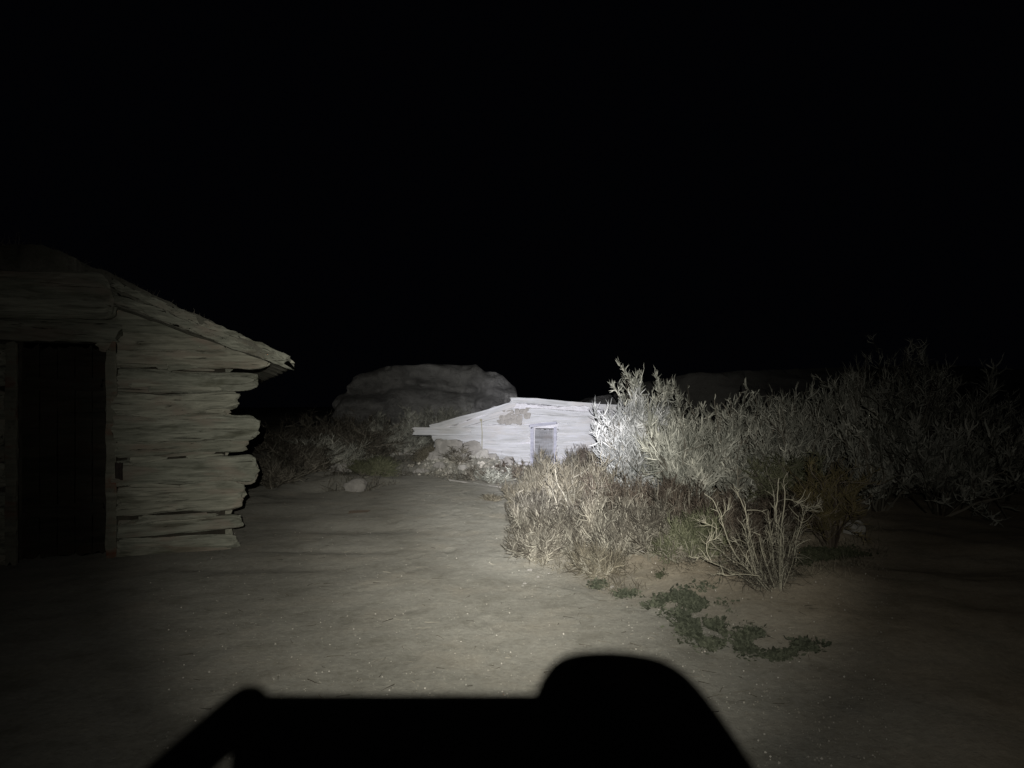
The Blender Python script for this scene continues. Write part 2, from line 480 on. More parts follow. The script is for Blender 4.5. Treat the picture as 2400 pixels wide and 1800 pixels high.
def hgt(x, y):
    x = np.asarray(x, float); y = np.asarray(y, float)
    r = sstep(0.0, 1.6, x - right_edge(y))
    l = sstep(0.0, 1.5, left_edge(y) - x) * sstep(8.2, 10.5, y)
    far = sstep(16, 40, y)
    h = 0.006 * nB(x * 0.4, y * 0.22) + 0.003 * nA(x * 1.6, y * 1.6) + 0.0018 * nD(x * 4, y * 4)
    h = h + r * (0.06 + 0.045 * nA(x * 0.35, y * 0.35) + 0.02 * nB(x * 1.3, y * 1.3))
    h = h + l * (0.05 + 0.07 * nA(x * 0.3, y * 0.3) + 0.03 * nD(x * 1.1, y * 1.1))
    h = h + 0.10 * np.exp(-((x - SHX) ** 2 + (y - SHY) ** 2) / 0.55)
    # shallow worn hollows across the trail
    for (px, py, sx, sy, a) in ((830, 1238, 0.75, 0.35, 0.05), (600, 1205, 0.8, 0.5, 0.04), (760, 1290, 0.7, 0.16, 0.025), (560, 1330, 0.8, 0.2, 0.03)):
        cx, cy = gp(px, py)
        h = h - a * np.exp(-((x - cx) / sx) ** 2 - ((y - cy) / sy) ** 2)
    # scuffed footprints
    for (cx, cy, an_, a_) in DENTS:
        ux = (x - cx) * math.cos(an_) + (y - cy) * math.sin(an_); uy = -(x - cx) * math.sin(an_) + (y - cy) * math.cos(an_)
        q = (ux / 0.055) ** 2 + (uy / 0.14) ** 2
        h = h - a_ * np.exp(-q ** 2) + 0.35 * a_ * np.exp(-(q - 1.8) ** 2 * 1.5)
    # low rubble mound before the root cellar
    for (px, Yc, sx, sy, a) in ((1045, 17.3, 0.55, 0.75, 0.34), (1120, 17.1, 0.7, 0.6, 0.20), (1190, 16.6, 0.6, 0.6, 0.13)):
        cx = (px - 1200) / F * Yc
        h = h + a * np.exp(-((x - cx) / sx) ** 2 - ((y - Yc) / sy) ** 2) * (1 + 0.25 * nD(x, y))
    h = h + far * (0.25 + 0.25 * nC(x * 0.03, y * 0.03))
    return h
def hz(x, y): return float(hgt(x, y))

a = Acc()
xs = 0.9 * np.sinh(np.linspace(-6.1, 6.1, 430)) + 0.3
ys = 1.1 * np.sinh(np.linspace(-4.2, 6.6, 460)) + 5.5
X, Y = np.meshgrid(xs, ys, indexing='ij')
def soil(x, y): return sstep(-0.4, 1.3, x - right_edge(y) - 0.25 * sstep(6, 4, y)) * 0.9 + 0.0 * x
a.add(np.stack([X, Y, hgt(X, Y)], -1), grid_faces(len(xs), len(ys)), soil(X, Y))
tag(a.build('ground', M['ground']), kind='structure')

a = Acc()
yy = np.concatenate([np.arange(0.6, 8, 0.035), np.arange(8, 14.2, 0.06)])
uu = np.linspace(0, 1, 220)
Yp, Up = np.meshgrid(yy, uu, indexing='ij')
Lx = left_edge(Yp) + 0.16 * nA(Yp * 0.7, 3.0) + 0.05 * nD(Yp * 2.5, 1.0)
Rx = right_edge(Yp) - 0.03 + 0.05 * nA(Yp * 0.9, 7.0) + 0.035 * nD(Yp * 3.0, 5.0)
Xp = Lx + (Rx - Lx) * Up
edge = 0.004 - 0.010 * (1 - sstep(0, 0.03, Up)) - 0.010 * (1 - sstep(0, 0.03, 1 - Up))
a.add(np.stack([Xp, Yp, hgt(Xp, Yp) + edge], -1), grid_faces(len(yy), len(uu)), soil(Xp, Yp))
tag(a.build('path', M['path']), kind='structure')

# buttes and ridges
def butte(name, prof, Y0, depth, seed, mat, rough=0.5, front=0.35):
    """prof: (px, py) outline of the crest; a solid ridge with a steep broken front and a falling back"""
    P = np.array(prof, float)
    zx = H + (HOR - P[:, 1]) / F * Y0; xx = (P[:, 0] - 1200) / F * Y0
    n = 260
    u = np.linspace(xx[0], xx[-1], n)
    top = np.interp(u, xx, zx)
    nf = noise_fn(seed, 5); 
    v = np.linspace(0, 1, 60)
    U, Vv = np.meshgrid(u, v, indexing='ij')
    T = top[:, None] + 0 * Vv
    k = np.where(Vv < front, (Vv / front) ** 0.75, np.where(Vv < 0.6, 1.0, 1 - ((Vv - 0.6) / 0.4) ** 2))
    yy_ = Y0 + np.where(Vv < front, -depth * 0.25 * (1 - Vv / front) ** 1.2, depth * (Vv - front) / (1 - front))
    ledge = 0.06 * np.sin(k * 19 + 0.7 * nf(U * .1, 1.0)) * (Vv < front)
    Z = -0.5 + (T + 0.5) * (k + 0.0)
    sc = 0.14
    nf2 = noise_fn(seed + 50, 4)
    cr = np.clip(nf2(U * 0.35, Z * 0.9, Vv * 0.5) - 0.1, 0, 1)
    dy = rough * nf(U * sc, Z * sc * 2.2, Vv) + ledge * 3.5 + 1.1 * cr
    Z = Z + 0.03 * rough * nf(U * .5, Vv * 3)
    acc = Acc()
    acc.add(np.stack([U, yy_ + dy, Z], -1), grid_faces(n, 60)[:, ::-1])
    return tag(acc.build(name, mat), kind='structure')

butte('butte', [(800, 960), (812, 915), (830, 886), (856, 868), (880, 861), (905, 857), (960, 857), (1000, 850), (1030, 849), (1060, 852), (1112, 851), (1120, 857), (1134, 869), (1160, 871), (1178, 880), (1196, 897), (1208, 906), (1212, 918), (1213, 960)], 34, 16, 31, M['butte_pale'], 1.1)
butte('butte', [(1370, 960), (1385, 940), (1400, 930), (1425, 925), (1450, 922), (1480, 917), (1520, 914), (1600, 920), (1680, 965)], 48, 18, 33, M['butte_pale'], 0.8)
butte('ridge', [(1560, 975), (1590, 890), (1605, 877), (1680, 872), (1760, 868), (1900, 860), (2050, 858), (2250, 850), (2500, 880), (2700, 980)], 44, 30, 35, M['butte'], 1.4)
# ------------------------------------------------------------------ near log cabin
YC = 7.6                                   # distance of the cabin's right front corner
XC = (540 - 1200) / F * YC
ANG = R_(22)
# cabin frame: origin at the corner on the ground, +x to the LEFT along the front wall is -s; +y = into the cabin
cabin = empty('log_cabin', (XC, YC, 0), ANG, label='old grey log cabin with a dark doorway and sloping dirt roof beside the trail', cat='cabin')
ca, sa = math.cos(ANG), math.sin(ANG)
def cab(px, py, d=0.0):
    """local (x, y, z) of the cabin where the view ray of a pixel meets the plane y = d"""
    kx = (px - 1200) / F
    # world = t*(kx,1); local x = ((wx-XC)*ca + (wy-YC)*sa); local y = (-(wx-XC)*sa + (wy-YC)*ca)
    t = (d + (-XC * sa + YC * ca)) / (-kx * sa + ca)
    lx = (t * kx - XC) * ca + (t - YC) * sa
    return lx, d, H + (HOR - py) / F * t
SC = F / YC
rows = [  # mid row, half height, right end column
    (840, 24, 627), (886, 24, 597), (938, 26, 553), (972, 15, 534), (1010, 27, 603), (1052, 17, 577),
    (1098, 32, 596), (1146, 15, 569), (1184, 25, 563), (1224, 22, 563), (1256, 17, 552), (1284, 16, 545)]
def add_log(parent, x0, x1, y, z, r0, r1, seed, mat=M['log'], name='log', rotz=0, tilt=0.0, **k):
    """log from local x0 to x1 at depth y, height z"""
    acc = Acc(); L = x1 - x0
    log_mesh(acc, L, r0, r1, seed, **k)
    o = acc.build(name, mat, parent)
    o.location = (x0, y, z); o.rotation_euler = (0, tilt, rotz)
    return o
# wall of mud chinking behind the logs, in front of it the stacked logs
DXR, _, DZT = cab(254, 812)                 # door opening right edge / top
DXL, _, _ = cab(46, 812)
GW = 4.6                                   # front width
RIDX = -2.25
_a, _b = cab(268, 716, -0.34), cab(686, 862, -0.34)
_c, _d = cab(253, 637, -0.34), cab(689, 853, -0.34)
_e, _f, _g = cab(170, 600, -0.34), cab(100, 578, -0.34), cab(0, 576, -0.34)
def lin(x, p, q): return p[2] + (q[2] - p[2]) * (x - p[0]) / (q[0] - p[0])
def roof_z(x):                             # underside of the roof
    x = np.asarray(x, float); xm = np.where(x < RIDX, 2 * RIDX - x, x)
    return np.minimum(lin(xm, _a, _b), _g[2] - 0.2)
def roof_top(x):
    x = np.asarray(x, float); xm = np.where(x < RIDX, 2 * RIDX - x, x)
    pts = sorted([(_g[0] - 0.6, _g[2]), (_g[0], _g[2]), (_f[0], _f[2]), (_e[0], _e[2]), (_c[0], _c[2]), (_d[0], _d[2]), (_d[0] + 0.4, _d[2] - 0.2)])
    return np.interp(xm, [p[0] for p in pts], [p[1] for p in pts])
acc = Acc()
box(acc, ((DXR + 0.0) / 2 - 0.02, 0.17, 1.02), (abs(DXR) - 0.06, 0.12, 2.04), 0.004, 3)
box(acc, ((-GW + DXL) / 2, 0.14, 1.02), (GW + DXL, 0.12, 2.04), 0.004, 4)
zt = 2.05
n = 30
gx = np.linspace(-GW + 0.02, -0.02, n)
gz = np.maximum(roof_z(gx) - 0.02, zt)
Vg = [(x, 0.08, zt + 0.002) for x in gx] + [(x, 0.08, z) for x, z in zip(gx, gz)] + [(x, 0.2, zt + 0.002) for x in gx] + [(x, 0.2, z) for x, z in zip(gx, gz)]
fc = []
for i in range(n - 1):
    fc += [(i, i + 1, n + i + 1, n + i), (2 * n + i + 1, 2 * n + i, 3 * n + i, 3 * n + i + 1), (n + i, n + i + 1, 3 * n + i + 1, 3 * n + i)]
acc.add(Vg, fc)
wall = acc.build('wall', M['mud'], cabin, smooth=False)
tag(wall, 'front wall of stacked weathered logs')
for i, (ym, hh, xr) in enumerate(rows):
    x1, _, z = cab(xr, ym)
    r = hh / SC * (0.97 + 0.07 * math.sin(i * 1.9))
    z = 1.45 - (ym - HOR) / SC
    x0 = DXR + 0.085 if z < DZT else -GW - 0.3
    if i == 0: x0 = DXR + 0.02
    add_log(wall, x0, x1, 0.0 - 0.02 * (i % 3), z, r * 1.02, r * (0.92 if i != 6 else 1.12), 100 + i * 7, ragged=0.04, bend=0.03 + 0.012 * (i % 3), groove=0.16, rough=0.20, tilt=0.012 * math.sin(i * 2.3))
    if z < DZT:
        add_log(wall, -GW - 0.25 + 0.1 * (i % 2), DXL - 0.10, -0.02 * (i % 2), z, r, r, 300 + i * 7)
# split wedges and slivers driven between the logs
rr_ = random.Random(31)
for k in range(26):
    row = rr_.randrange(0, len(rows) - 1)
    zm = 1.45 - ((rows[row][0] + rows[row][1] * 0.9) - HOR) / SC
    if zm > DZT - 0.05 and row < 1: continue
    L0 = rr_.uniform(0.22, 0.75); xa = rr_.uniform(DXR + 0.12, -0.08 - L0)
    rad = rr_.uniform(0.018, 0.042)
    acc = Acc(); log_mesh(acc, L0, rad, rad * 0.5, 1200 + k * 3, S=16, rough=0.25, groove=0.2, bend=0.02, ragged=0.03)
    o = acc.build('wedge', M['log'], wall); o.location = (xa, -0.055 - rad * 0.6, zm + rr_.uniform(-0.01, 0.01)); o.rotation_euler = (0, rr_.gauss(0, 0.05), 0)
# gable logs
for i, (ym, hh, xr, xl) in enumerate([(806, 20, 556, 240), (774, 24, 482, 236), (738, 20, 392, 250), (712, 22, 330, 180)]):
    x1 = cab(xr, ym)[0]
    z = cab(xr, ym)[2]
    x0 = cab(xl, ym)[0] if i < 2 else -3.0
    if i == 1: x0 = -2.9
    add_log(wall, x0, x1, 0.02, z, hh / SC * 1.25, hh / SC * 0.9, 500 + i * 9, ragged=0.09, tilt=0.0)
# lintel beam over the door, proud of the wall
lx0, _, lz0 = cab(-260, 782, -0.06); lx1, _, lz1 = cab(276, 783, -0.06)
acc = Acc(); board(acc, (-3.6, -0.07, lz1), (lx1, -0.07, lz1), 0.17, 0.13, seed=8, n=60, rough=0.012)
acc.build('lintel', M['log'], cabin)
# the heavy tie log whose blunt end shows above the door
tx, _, tz = cab(266, 698, -0.28)
add_log(cabin, -3.9, tx, -0.2, tz + 0.01, 0.24, 0.225, 611, name='tie_log', rough=0.06, ragged=0.02, groove=0.035)
# door, jambs
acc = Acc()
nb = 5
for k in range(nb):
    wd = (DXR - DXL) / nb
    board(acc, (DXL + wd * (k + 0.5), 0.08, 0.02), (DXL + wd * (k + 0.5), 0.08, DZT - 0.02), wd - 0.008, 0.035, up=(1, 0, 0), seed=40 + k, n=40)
door = acc.build('door', M['shaded_wood'], cabin)
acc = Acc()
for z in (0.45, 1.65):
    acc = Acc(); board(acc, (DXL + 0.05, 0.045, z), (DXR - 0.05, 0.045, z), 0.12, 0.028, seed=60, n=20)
    acc.build('batten', M['shaded_wood'], door)
for nm, xx_ in (('jamb', DXR + 0.035), ('jamb', DXL - 0.045)):
    acc = Acc(); board(acc, (xx_, -0.08, 0.0), (xx_, -0.08, DZT), 0.085, 0.10, up=(1, 0, 0), seed=int(70 + xx_ * 10), n=50, rough=0.008)
    acc.build(nm, M['jamb'], cabin)
lx, _, lz = cab(279, 1102, -0.13)
acc = Acc(); board(acc, (lx, -0.14, lz - 0.085), (lx, -0.14, lz + 0.085), 0.065, 0.03, up=(1, 0, 0), seed=5, n=8, rough=0.003)
acc.build('latch', M['iron'], cabin)
# side and back walls (stacked logs running back)
acc = Acc()
box(acc, (-0.13, 2.5, 1.0), (0.12, 4.7, 2.0), 0, 0)
box(acc, (-GW + 0.13, 2.5, 1.0), (0.12, 4.7, 2.0), 0, 0)
box(acc, (-GW / 2, 4.9, 1.2), (GW - 0.3, 0.12, 2.4), 0, 0)
swall = acc.build('wall', M['mud'], cabin, smooth=False)
tag(swall, 'side and back walls of the cabin')
for i in range(9):
    z = 0.12 + i * 0.22
    for j, xx_ in enumerate((-0.10, -GW + 0.1)):
        o = add_log(swall, 0, 1, 0, 0, 0.12, 0.11, 700 + i * 3 + j, S=20) if False else None
        acc = Acc(); log_mesh(acc, 4.6, 0.12, 0.105, 700 + i * 3 + j, S=24)
        o = acc.build('log', M['log'], swall); o.location = (xx_, 0.22, z); o.rotation_euler = (0, 0, PI / 2)
# roof: poles, brush and a thick skin of earth
nr = noise_fn(77, 5)
ns, nd = 150, 130
sx = np.linspace(_d[0], 2 * RIDX - _d[0], ns); dd = np.linspace(-0.34, 5.5, nd)
SX, DD = np.meshgrid(sx, dd, indexing='ij')
bot = roof_z(SX) + 0.008 * nr(SX * 2, DD * 2)
topz = np.maximum(roof_top(SX) + 0.018 * nr(SX * 1.6, DD * 1.6, 2.0) + 0.010 * nr(SX * 6, DD * 6, 1.0) + 0.02 * sstep(-1.0, -1.6, SX) * nr(SX * 3, DD * 3, 4), bot + 0.012)
edge_in = 0.05 * nr(SX * 2.5, 0 * DD + 3) * (DD < -0.33)
acc = Acc()
V1 = np.stack([SX, DD + edge_in, topz], -1); V2 = np.stack([SX, DD + edge_in + 0.03 * (DD < -0.33), bot], -1)
g = grid_faces(ns, nd)
acc.add(V1, g); acc.add(V2, g[:, ::-1])
base2 = ns * nd
def stitch(idx):
    f = []
    for p, q in zip(idx[:-1], idx[1:]): f.append((p, q, q + base2, p + base2))
    return f
ii = np.arange(ns) * nd
bd = stitch(list(ii)) + stitch(list((ii + nd - 1))[::-1]) + stitch(list(range(nd))[::-1]) + stitch(list(range((ns - 1) * nd, ns * nd)))
acc.f.append(np.array(bd)); 
roof = acc.build('roof', M['roofdirt'], cabin)
acc = Acc()
p0 = cab(262, 694, -0.36); p1 = cab(672, 852, -0.36)
board(acc, p0, p1, 0.075, 0.05, seed=91, n=90, rough=0.016)
rk = acc.build('rake_board', M['log'], roof)
acc = Acc()
p0 = cab(256, 662, -0.355); p1 = cab(668, 842, -0.355)
board(acc, p0, p1, 0.06, 0.03, seed=95, n=90, rough=0.02)
acc.build('rake_board', M['log'], roof)
acc = Acc()
p0 = cab(610, 822, -0.31); p1 = cab(680, 853, -0.31)
board(acc, p0, p1, 0.07, 0.045, seed=97, n=20, rough=0.009)
acc.build('broken_board', M['log'], roof)
# dry weeds standing on the roof
r = np.random.default_rng(5)
acc = Acc()
n = 1500
wx = r.uniform(-2.6, -0.2, n); wy = r.uniform(-0.3, 1.6, n)
ix = np.interp(wx, sx[::-1], np.arange(ns)[::-1]); iy = np.interp(wy, dd, np.arange(nd))
wz = topz[ix.astype(int), iy.astype(int)] - 0.01
P0 = np.stack([wx, wy, wz], -1); D0 = r.normal(size=(n, 3)) * 0.5 + np.array([0, 0, 1])
L = r.uniform(0.03, 0.10, n) * (1 + 1.3 * (np.abs(wx + 1.95) < 0.2))
P = paths(P0, D0, L, 4, 0.2, 0.05, r)
tubes(acc, P, taper(n, 4, 0.004 + 0 * L, 0.001 + 0 * L), 3, r.random(n))
o = acc.build('dry_weeds', M['twig'], cabin); o['kind'] = 'stuff'
tag(o, 'short dry weeds on the roof earth')

# ------------------------------------------------------------------ the root cellar in the hot spot
YR = 18.0
ANR = R_(-9)
XR = (1025 - 1200) / F * YR
cellar = empty('root_cellar', (XR, YR, 0), ANR, label='low bleached root cellar with a small framed door at the end of the trail', cat='cellar')
cr, sr = math.cos(ANR), math.sin(ANR)
def cel(px, py, d=0.0):
    kx = (px - 1200) / F
    t = (d + (-XR * sr + YR * cr)) / (-kx * sr + cr)
    return (t * kx - XR) * cr + (t - YR) * sr, d, H + (HOR - py) / F * t
pk = cel(1205, 938); le = cel(1000, 1010); re_ = cel(1500, 957)
dL, _, dT = cel(1252, 1003); dR, _, dT2 = cel(1298, 996)
W0 = cel(1020, 1050)[0]; W1 = cel(1510, 1000)[0]
def ctop(x):
    return np.interp(x, [le[0], pk[0], re_[0], re_[0] + 1.5], [le[2] - 0.02, pk[2] - 0.05, re_[2] - 0.05, re_[2] - 0.4])
acc = Acc()
def wall_strip(acc, x0, x1, zb, y0, y1, n=20):
    gx = np.linspace(x0, x1, n); gz = np.maximum(ctop(gx) - 0.03, zb + 0.02)
    V = [(x, y0, zb) for x in gx] + [(x, y0, z) for x, z in zip(gx, gz)] + [(x, y1, zb) for x in gx] + [(x, y1, z) for x, z in zip(gx, gz)]
    f = []
    for i in range(n - 1):
        f += [(i, i + 1, n + i + 1, n + i), (2 * n + i + 1, 2 * n + i, 3 * n + i, 3 * n + i + 1), (n + i, n + i + 1, 3 * n + i + 1, 3 * n + i)]
    f += [(0, n, 3 * n, 2 * n), (n - 1, 3 * n - 1, 4 * n - 1, 2 * n - 1)]
    acc.add(V, f)
wall_strip(acc, W0, dL, -0.1, 0.08, 0.3)
wall_strip(acc, dR, W1, -0.1, 0.08, 0.3)
wall_strip(acc, dL + 0.002, dR - 0.002, dT - 0.01, 0.083, 0.297, 6)
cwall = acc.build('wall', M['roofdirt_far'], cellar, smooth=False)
z = 0.07; i = 0
rr = random.Random(4)
while z < 1.5:
    r = rr.uniform(0.075, 0.13)
    zc = z + r
    xs_ = np.linspace(W0 - 0.3, W1, 200); ok = xs_[ctop(xs_) > zc + r * 0.7]
    if len(ok) > 6:
        xa = max(W0 - rr.uniform(-0.1, 0.12), ok[0]); xb = ok[-1]
        segs = [(xa, xb)] if zc - r > dT else [(xa, dL - 0.10), (dR + 0.10, xb)]
        for (q0, q1) in segs:
            if q1 - q0 > 0.25:
                acc = Acc(); log_mesh(acc, q1 - q0, r * 1.10, r * 1.08, 900 + i * 5, S=26, groove=0.11, bend=0.055, rough=0.18)
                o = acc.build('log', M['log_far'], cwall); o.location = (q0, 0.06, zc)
                i += 1
    z += 2 * r * 0.93
# eave log sticking out to the left
e0 = cel(973, 1013, -0.25); e1 = cel(1100, 1013, -0.25)
acc = Acc(); log_mesh(acc, e1[0] - e0[0], 0.105, 0.09, 951, S=36, ragged=0.06)
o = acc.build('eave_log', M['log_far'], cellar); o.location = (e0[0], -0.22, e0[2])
# rake logs along the gable edge
for (qa, qb, rad, sd) in ((cel(1012, 1003, -0.2), cel(1208, 945, -0.2), 0.065, 961), (cel(1200, 943, -0.2), cel(1500, 962, -0.2), 0.06, 963), (cel(1060, 1000, -0.1), cel(1196, 962, -0.1), 0.07, 965), (cel(1240, 962, -0.1), cel(1480, 978, -0.1), 0.06, 967)):
    qa = Vector(qa); qb = Vector(qb); d = qb - qa
    acc = Acc(); log_mesh(acc, d.length, rad * 1.1, rad * 0.9, sd, S=26, bend=0.05, rough=0.2, groove=0.12)
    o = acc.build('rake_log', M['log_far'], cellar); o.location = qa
    o.rotation_euler = d.to_track_quat('X', 'Z').to_euler()
# roof sheet of earth
ns2, nd2 = 90, 60
sx2 = np.linspace(le[0] + 0.08, re_[0] + 0.8, ns2); dd2 = np.linspace(-0.22, 4.5, nd2)
SX2, DD2 = np.meshgrid(sx2, dd2, indexing='ij')
base_t = np.interp(SX2, [le[0] - 0.1, pk[0], re_[0], re_[0] + 0.8], [le[2] - 0.02, pk[2] - 0.03, re_[2] - 0.02, re_[2] - 0.2])
tz2 = base_t + 0.06 * nr(SX2 * 0.9, DD2 * 0.9) + 0.018 * nr(SX2 * 5, DD2 * 5, 3) - 0.03 - 0.05 * sstep(0.3, 4, DD2)
bz2 = base_t - 0.12 - 0.05 * sstep(0.3, 4, DD2)
acc = Acc(); g = grid_faces(ns2, nd2)
acc.add(np.stack([SX2, DD2, tz2], -1), g[:, ::-1]); acc.add(np.stack([SX2, DD2, bz2], -1), g)
base2 = ns2 * nd2; ii = np.arange(ns2) * nd2
acc.f.append(np.array(stitch(list(ii)) + stitch(list(ii + nd2 - 1)) + stitch(list(range(nd2))) + stitch(list(range((ns2 - 1) * nd2, ns2 * nd2)))))
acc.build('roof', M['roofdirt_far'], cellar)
# earth banked up behind and beside it
acc = Acc()
for (bx, by, bw, bd_, bh, sd) in ((W1 - 0.2, 2.4, 2.4, 4.2, 1.9, 21), (W0 + 0.5, 2.6, 1.2, 4.4, 1.3, 22), ((W0 + W1) / 2, 4.2, 4.6, 1.4, 2.2, 23)):
    rock(acc, (bx, by, 0), (bw, bd_, bh), sd, 22, 0.12, flat=0.2)
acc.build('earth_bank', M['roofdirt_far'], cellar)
# stones packed into the gable
st_root = None
rr = random.Random(9)
for k in range(14):
    px = 1178 + (k % 5) * 14 + rr.uniform(-3, 3) + 6 * (k // 5 == 0); py = 965 + (k // 5) * 12 + rr.uniform(-2, 2)
    q = cel(px, py, -0.06)
    acc = Acc(); rock(acc, (0, 0, 0), (rr.uniform(.13, .21), 0.2, rr.uniform(.11, .17)), 40 + k, 12, 0.25)
    o = acc.build('gable_stone', M['rock'], cellar); o.location = q
# door with frame
fr = Acc()
board(fr, (dL - 0.04, -0.06, 0.0), (dL - 0.04, -0.06, dT + 0.02), 0.07, 0.12, up=(1, 0, 0), seed=11, n=24)
board(fr, (dR + 0.04, -0.06, 0.0), (dR + 0.04, -0.06, dT + 0.02), 0.06, 0.12, up=(1, 0, 0), seed=12, n=24)
board(fr, (dL - 0.085, -0.062, dT + 0.05), (dR + 0.08, -0.062, dT2 + 0.055), 0.065, 0.13, seed=13, n=24)
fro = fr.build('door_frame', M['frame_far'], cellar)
acc = Acc()
for k in range(4):
    wd = (dR - dL - 0.035) / 4
    board(acc, (dL + wd * (k + .5), 0.10, 0.0), (dL + wd * (k + .5), 0.10, dT - 0.045), wd - 0.006, 0.03, up=(1, 0, 0), seed=20 + k, n=20)
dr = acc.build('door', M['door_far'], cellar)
acc = Acc(); board(acc, (dL + 0.03, 0.1, 0.55), (dR - 0.03, 0.1, 0.62), 0.08, 0.02, seed=26, n=10); acc.build('batten', M['door_far'], dr)

# ------------------------------------------------------------------ stones, timbers and litter
def put_rock(name, px, py, s, seed, mat, label, cat='rock', group=None, yaw=0.3, sink=0.25, flat=0.35, Y=None):
    x, y = gp(px, py) if Y is None else ((px - 1200) / F * Y, Y)
    acc = Acc(); rock(acc, (0, 0, 0), s, seed, 16, 0.25, yaw, flat)
    o = acc.build(name, mat, loc=(x, y, hz(x, y) + s[2] * (0.5 - sink)))
    return tag(o, label, cat, group)
put_rock('sandstone_block', 1052, 1062, (0.62, 0.5, 0.50), 51, M['rock'], 'squarish pale sandstone block under the sticking out eave log of the root cellar', yaw=0.4, flat=0.5, Y=17.1)
put_rock('rock', 1036, 1078, (0.34, 0.3, 0.34), 64, M['pale_rock'], 'upright pale rock at the lower left corner of the root cellar', yaw=0.8, Y=17.25)
put_rock('rock', 1068, 1084, (0.42, 0.3, 0.30), 65, M['rock'], 'tan rock in the rubble between the corner rock and the brown tuft', yaw=2.0, Y=16.9)
put_rock('rock', 1018, 1080, (0.28, 0.26, 0.2), 66, M['rock'], 'grey rock at the left end of the rubble, outside the cellar corner', yaw=1.2, Y=17)
put_rock('rock', 1128, 1094, (0.30, 0.24, 0.2), 67, M['pale_rock'], 'pale rock in the rubble just right of the upright stake', yaw=0.1, Y=16.9)
put_rock('boulder', 1103, 1076, (0.42, 0.4, 0.42), 52, M['rock'], 'rounded grey boulder leaning on the left half of the root cellar wall', Y=17)
put_rock('flat_rock', 800, 1108, (0.55, 0.35, 0.22), 53, M['pale_rock'], 'pale flat rock in the dark scrub left of the trail', flat=0.5)
put_rock('rock', 665, 1128, (0.36, 0.3, 0.22), 54, M['rock'], 'dim rock just right of the cabin log ends, in the dark scrub')
put_rock('rock', 836, 1150, (0.42, 0.35, 0.22), 55, M['rock'], 'humped grey rock beside the left edge of the trail', yaw=1.0)
put_rock('rock', 930, 1074, (0.34, 0.3, 0.22), 56, M['pale_rock'], 'small pale rock left of the root cellar, leftmost of a pair')
put_rock('rock', 966, 1070, (0.40, 0.3, 0.24), 57, M['pale_rock'], 'pale rock nearest the left corner of the root cellar, right one of a pair')
put_rock('rock', 2003, 1268, (0.20, 0.16, 0.19), 58, M['pale_rock'], 'lone small whitish rock at the right, under the dark tall brush')
put_rock('boulder', 1190, 1112, (0.30, 0.25, 0.24), 59, M['rock'], 'rounded tan rock below the left post of the cellar door', Y=16.6)
put_rock('rock', 1030, 1092, (0.26, 0.2, 0.16), 60, M['rock'], 'low reddish rock on the left foot of the rubble mound', Y=16.4)
put_rock('rock', 1150, 1090, (0.36, 0.22, 0.16), 61, M['rock'], 'long flat rock leaning against the foot of the cellar wall', yaw=-0.2, Y=17.2)
put_rock('rock', 1083, 1108, (0.22, 0.2, 0.12), 62, M['pale_rock'], 'small pale rock in the middle of the rubble mound', Y=16.3)
put_rock('rock', 985, 1108, (0.3, 0.2, 0.1), 63, M['rock'], 'low flat stone in the ground left of the rubble mound')
for k, (px, py, s) in enumerate([(1242, 1339, 0.035), (1261, 1355, 0.025), (1229, 1371, 0.028), (1196, 1287, 0.022), (1225, 1376, 0.018), (1286, 1345, 0.018), (1434, 1380, 0.03), (1422, 1324, 0.045), (1506, 1320, 0.05)]):
    names = ['largest white pebble on the trail at the edge of the dry brush', 'white pebble just right below the largest one', 'thin upright white pebble on the trail below the largest one',
             'small white pebble on the trail left of the dry brush', 'tiny white pebble beside the thin upright one', 'tiny pale pebble in the litter at the brush foot',
             'pale pebble in the straw litter above the green curved patch', 'pale pinkish stone under the middle of the dry brush', 'pale stone under the right half of the dry brush']
    put_rock('pebble', px, py, (s * 1.1, s * .8, s * 0.6), 200 + k, M['rock'], names[k], 'pebble', 'pale pebbles along the trail edge', sink=0.1)
# log lying along the far end of the trail
def lying_log(name, pa, pb, r, seed, mat, label, lift=0.6):
    xa, ya = gp(*pa); xb, yb = gp(*pb)
    A = Vector((xa, ya, hz(xa, ya) + r * lift)); B = Vector((xb, yb, hz(xb, yb) + r * lift)); d = B - A
    acc = Acc(); log_mesh(acc, d.length, r, r * 0.8, seed, S=18, rough=0.15)
    o = acc.build(name, mat, loc=A); o.rotation_euler = d.to_track_quat('X', 'Z').to_euler()
    return tag(o, label, 'log')
lying_log('edging_log', (1055, 1128), (1218, 1148), 0.026, 71, M['rock'], 'thin pale log lying across the end of the trail below the rubble mound')
lying_log('fallen_log', (1108, 1082), (1143, 1086), 0.07, 72, M['jamb'], 'short dark broken log stub on top of the rubble mound')
lying_log('branch', (1170, 1070), (1205, 1082), 0.045, 73, M['log_far'], 'short brown timber resting against the cellar wall foot left of the door')
lying_log('stick', (822, 1203), (862, 1201), 0.018, 74, M['rtwig'], 'dark short stick lying alone on the left of the trail')
# leaning thin stake by the cellar wall
x, y = (1130 - 1200) / F * 17.3, 17.3
acc = Acc(); P = np.array([[[0, 0, 0], [-0.004, 0, .3], [0.0, 0, .6], [-0.02, 0, .86]]], float)
tubes(acc, P, np.array([[.013, .012, .011, .010]]), 6); 
box(acc, (-0.025, 0, 0.88), (0.05, 0.03, 0.05), 0.004, 2)
o = acc.build('stake', M['bare'], loc=(x, y, hz(x, y))); tag(o, 'thin pale upright stake in front of the left part of the cellar wall', 'stake')

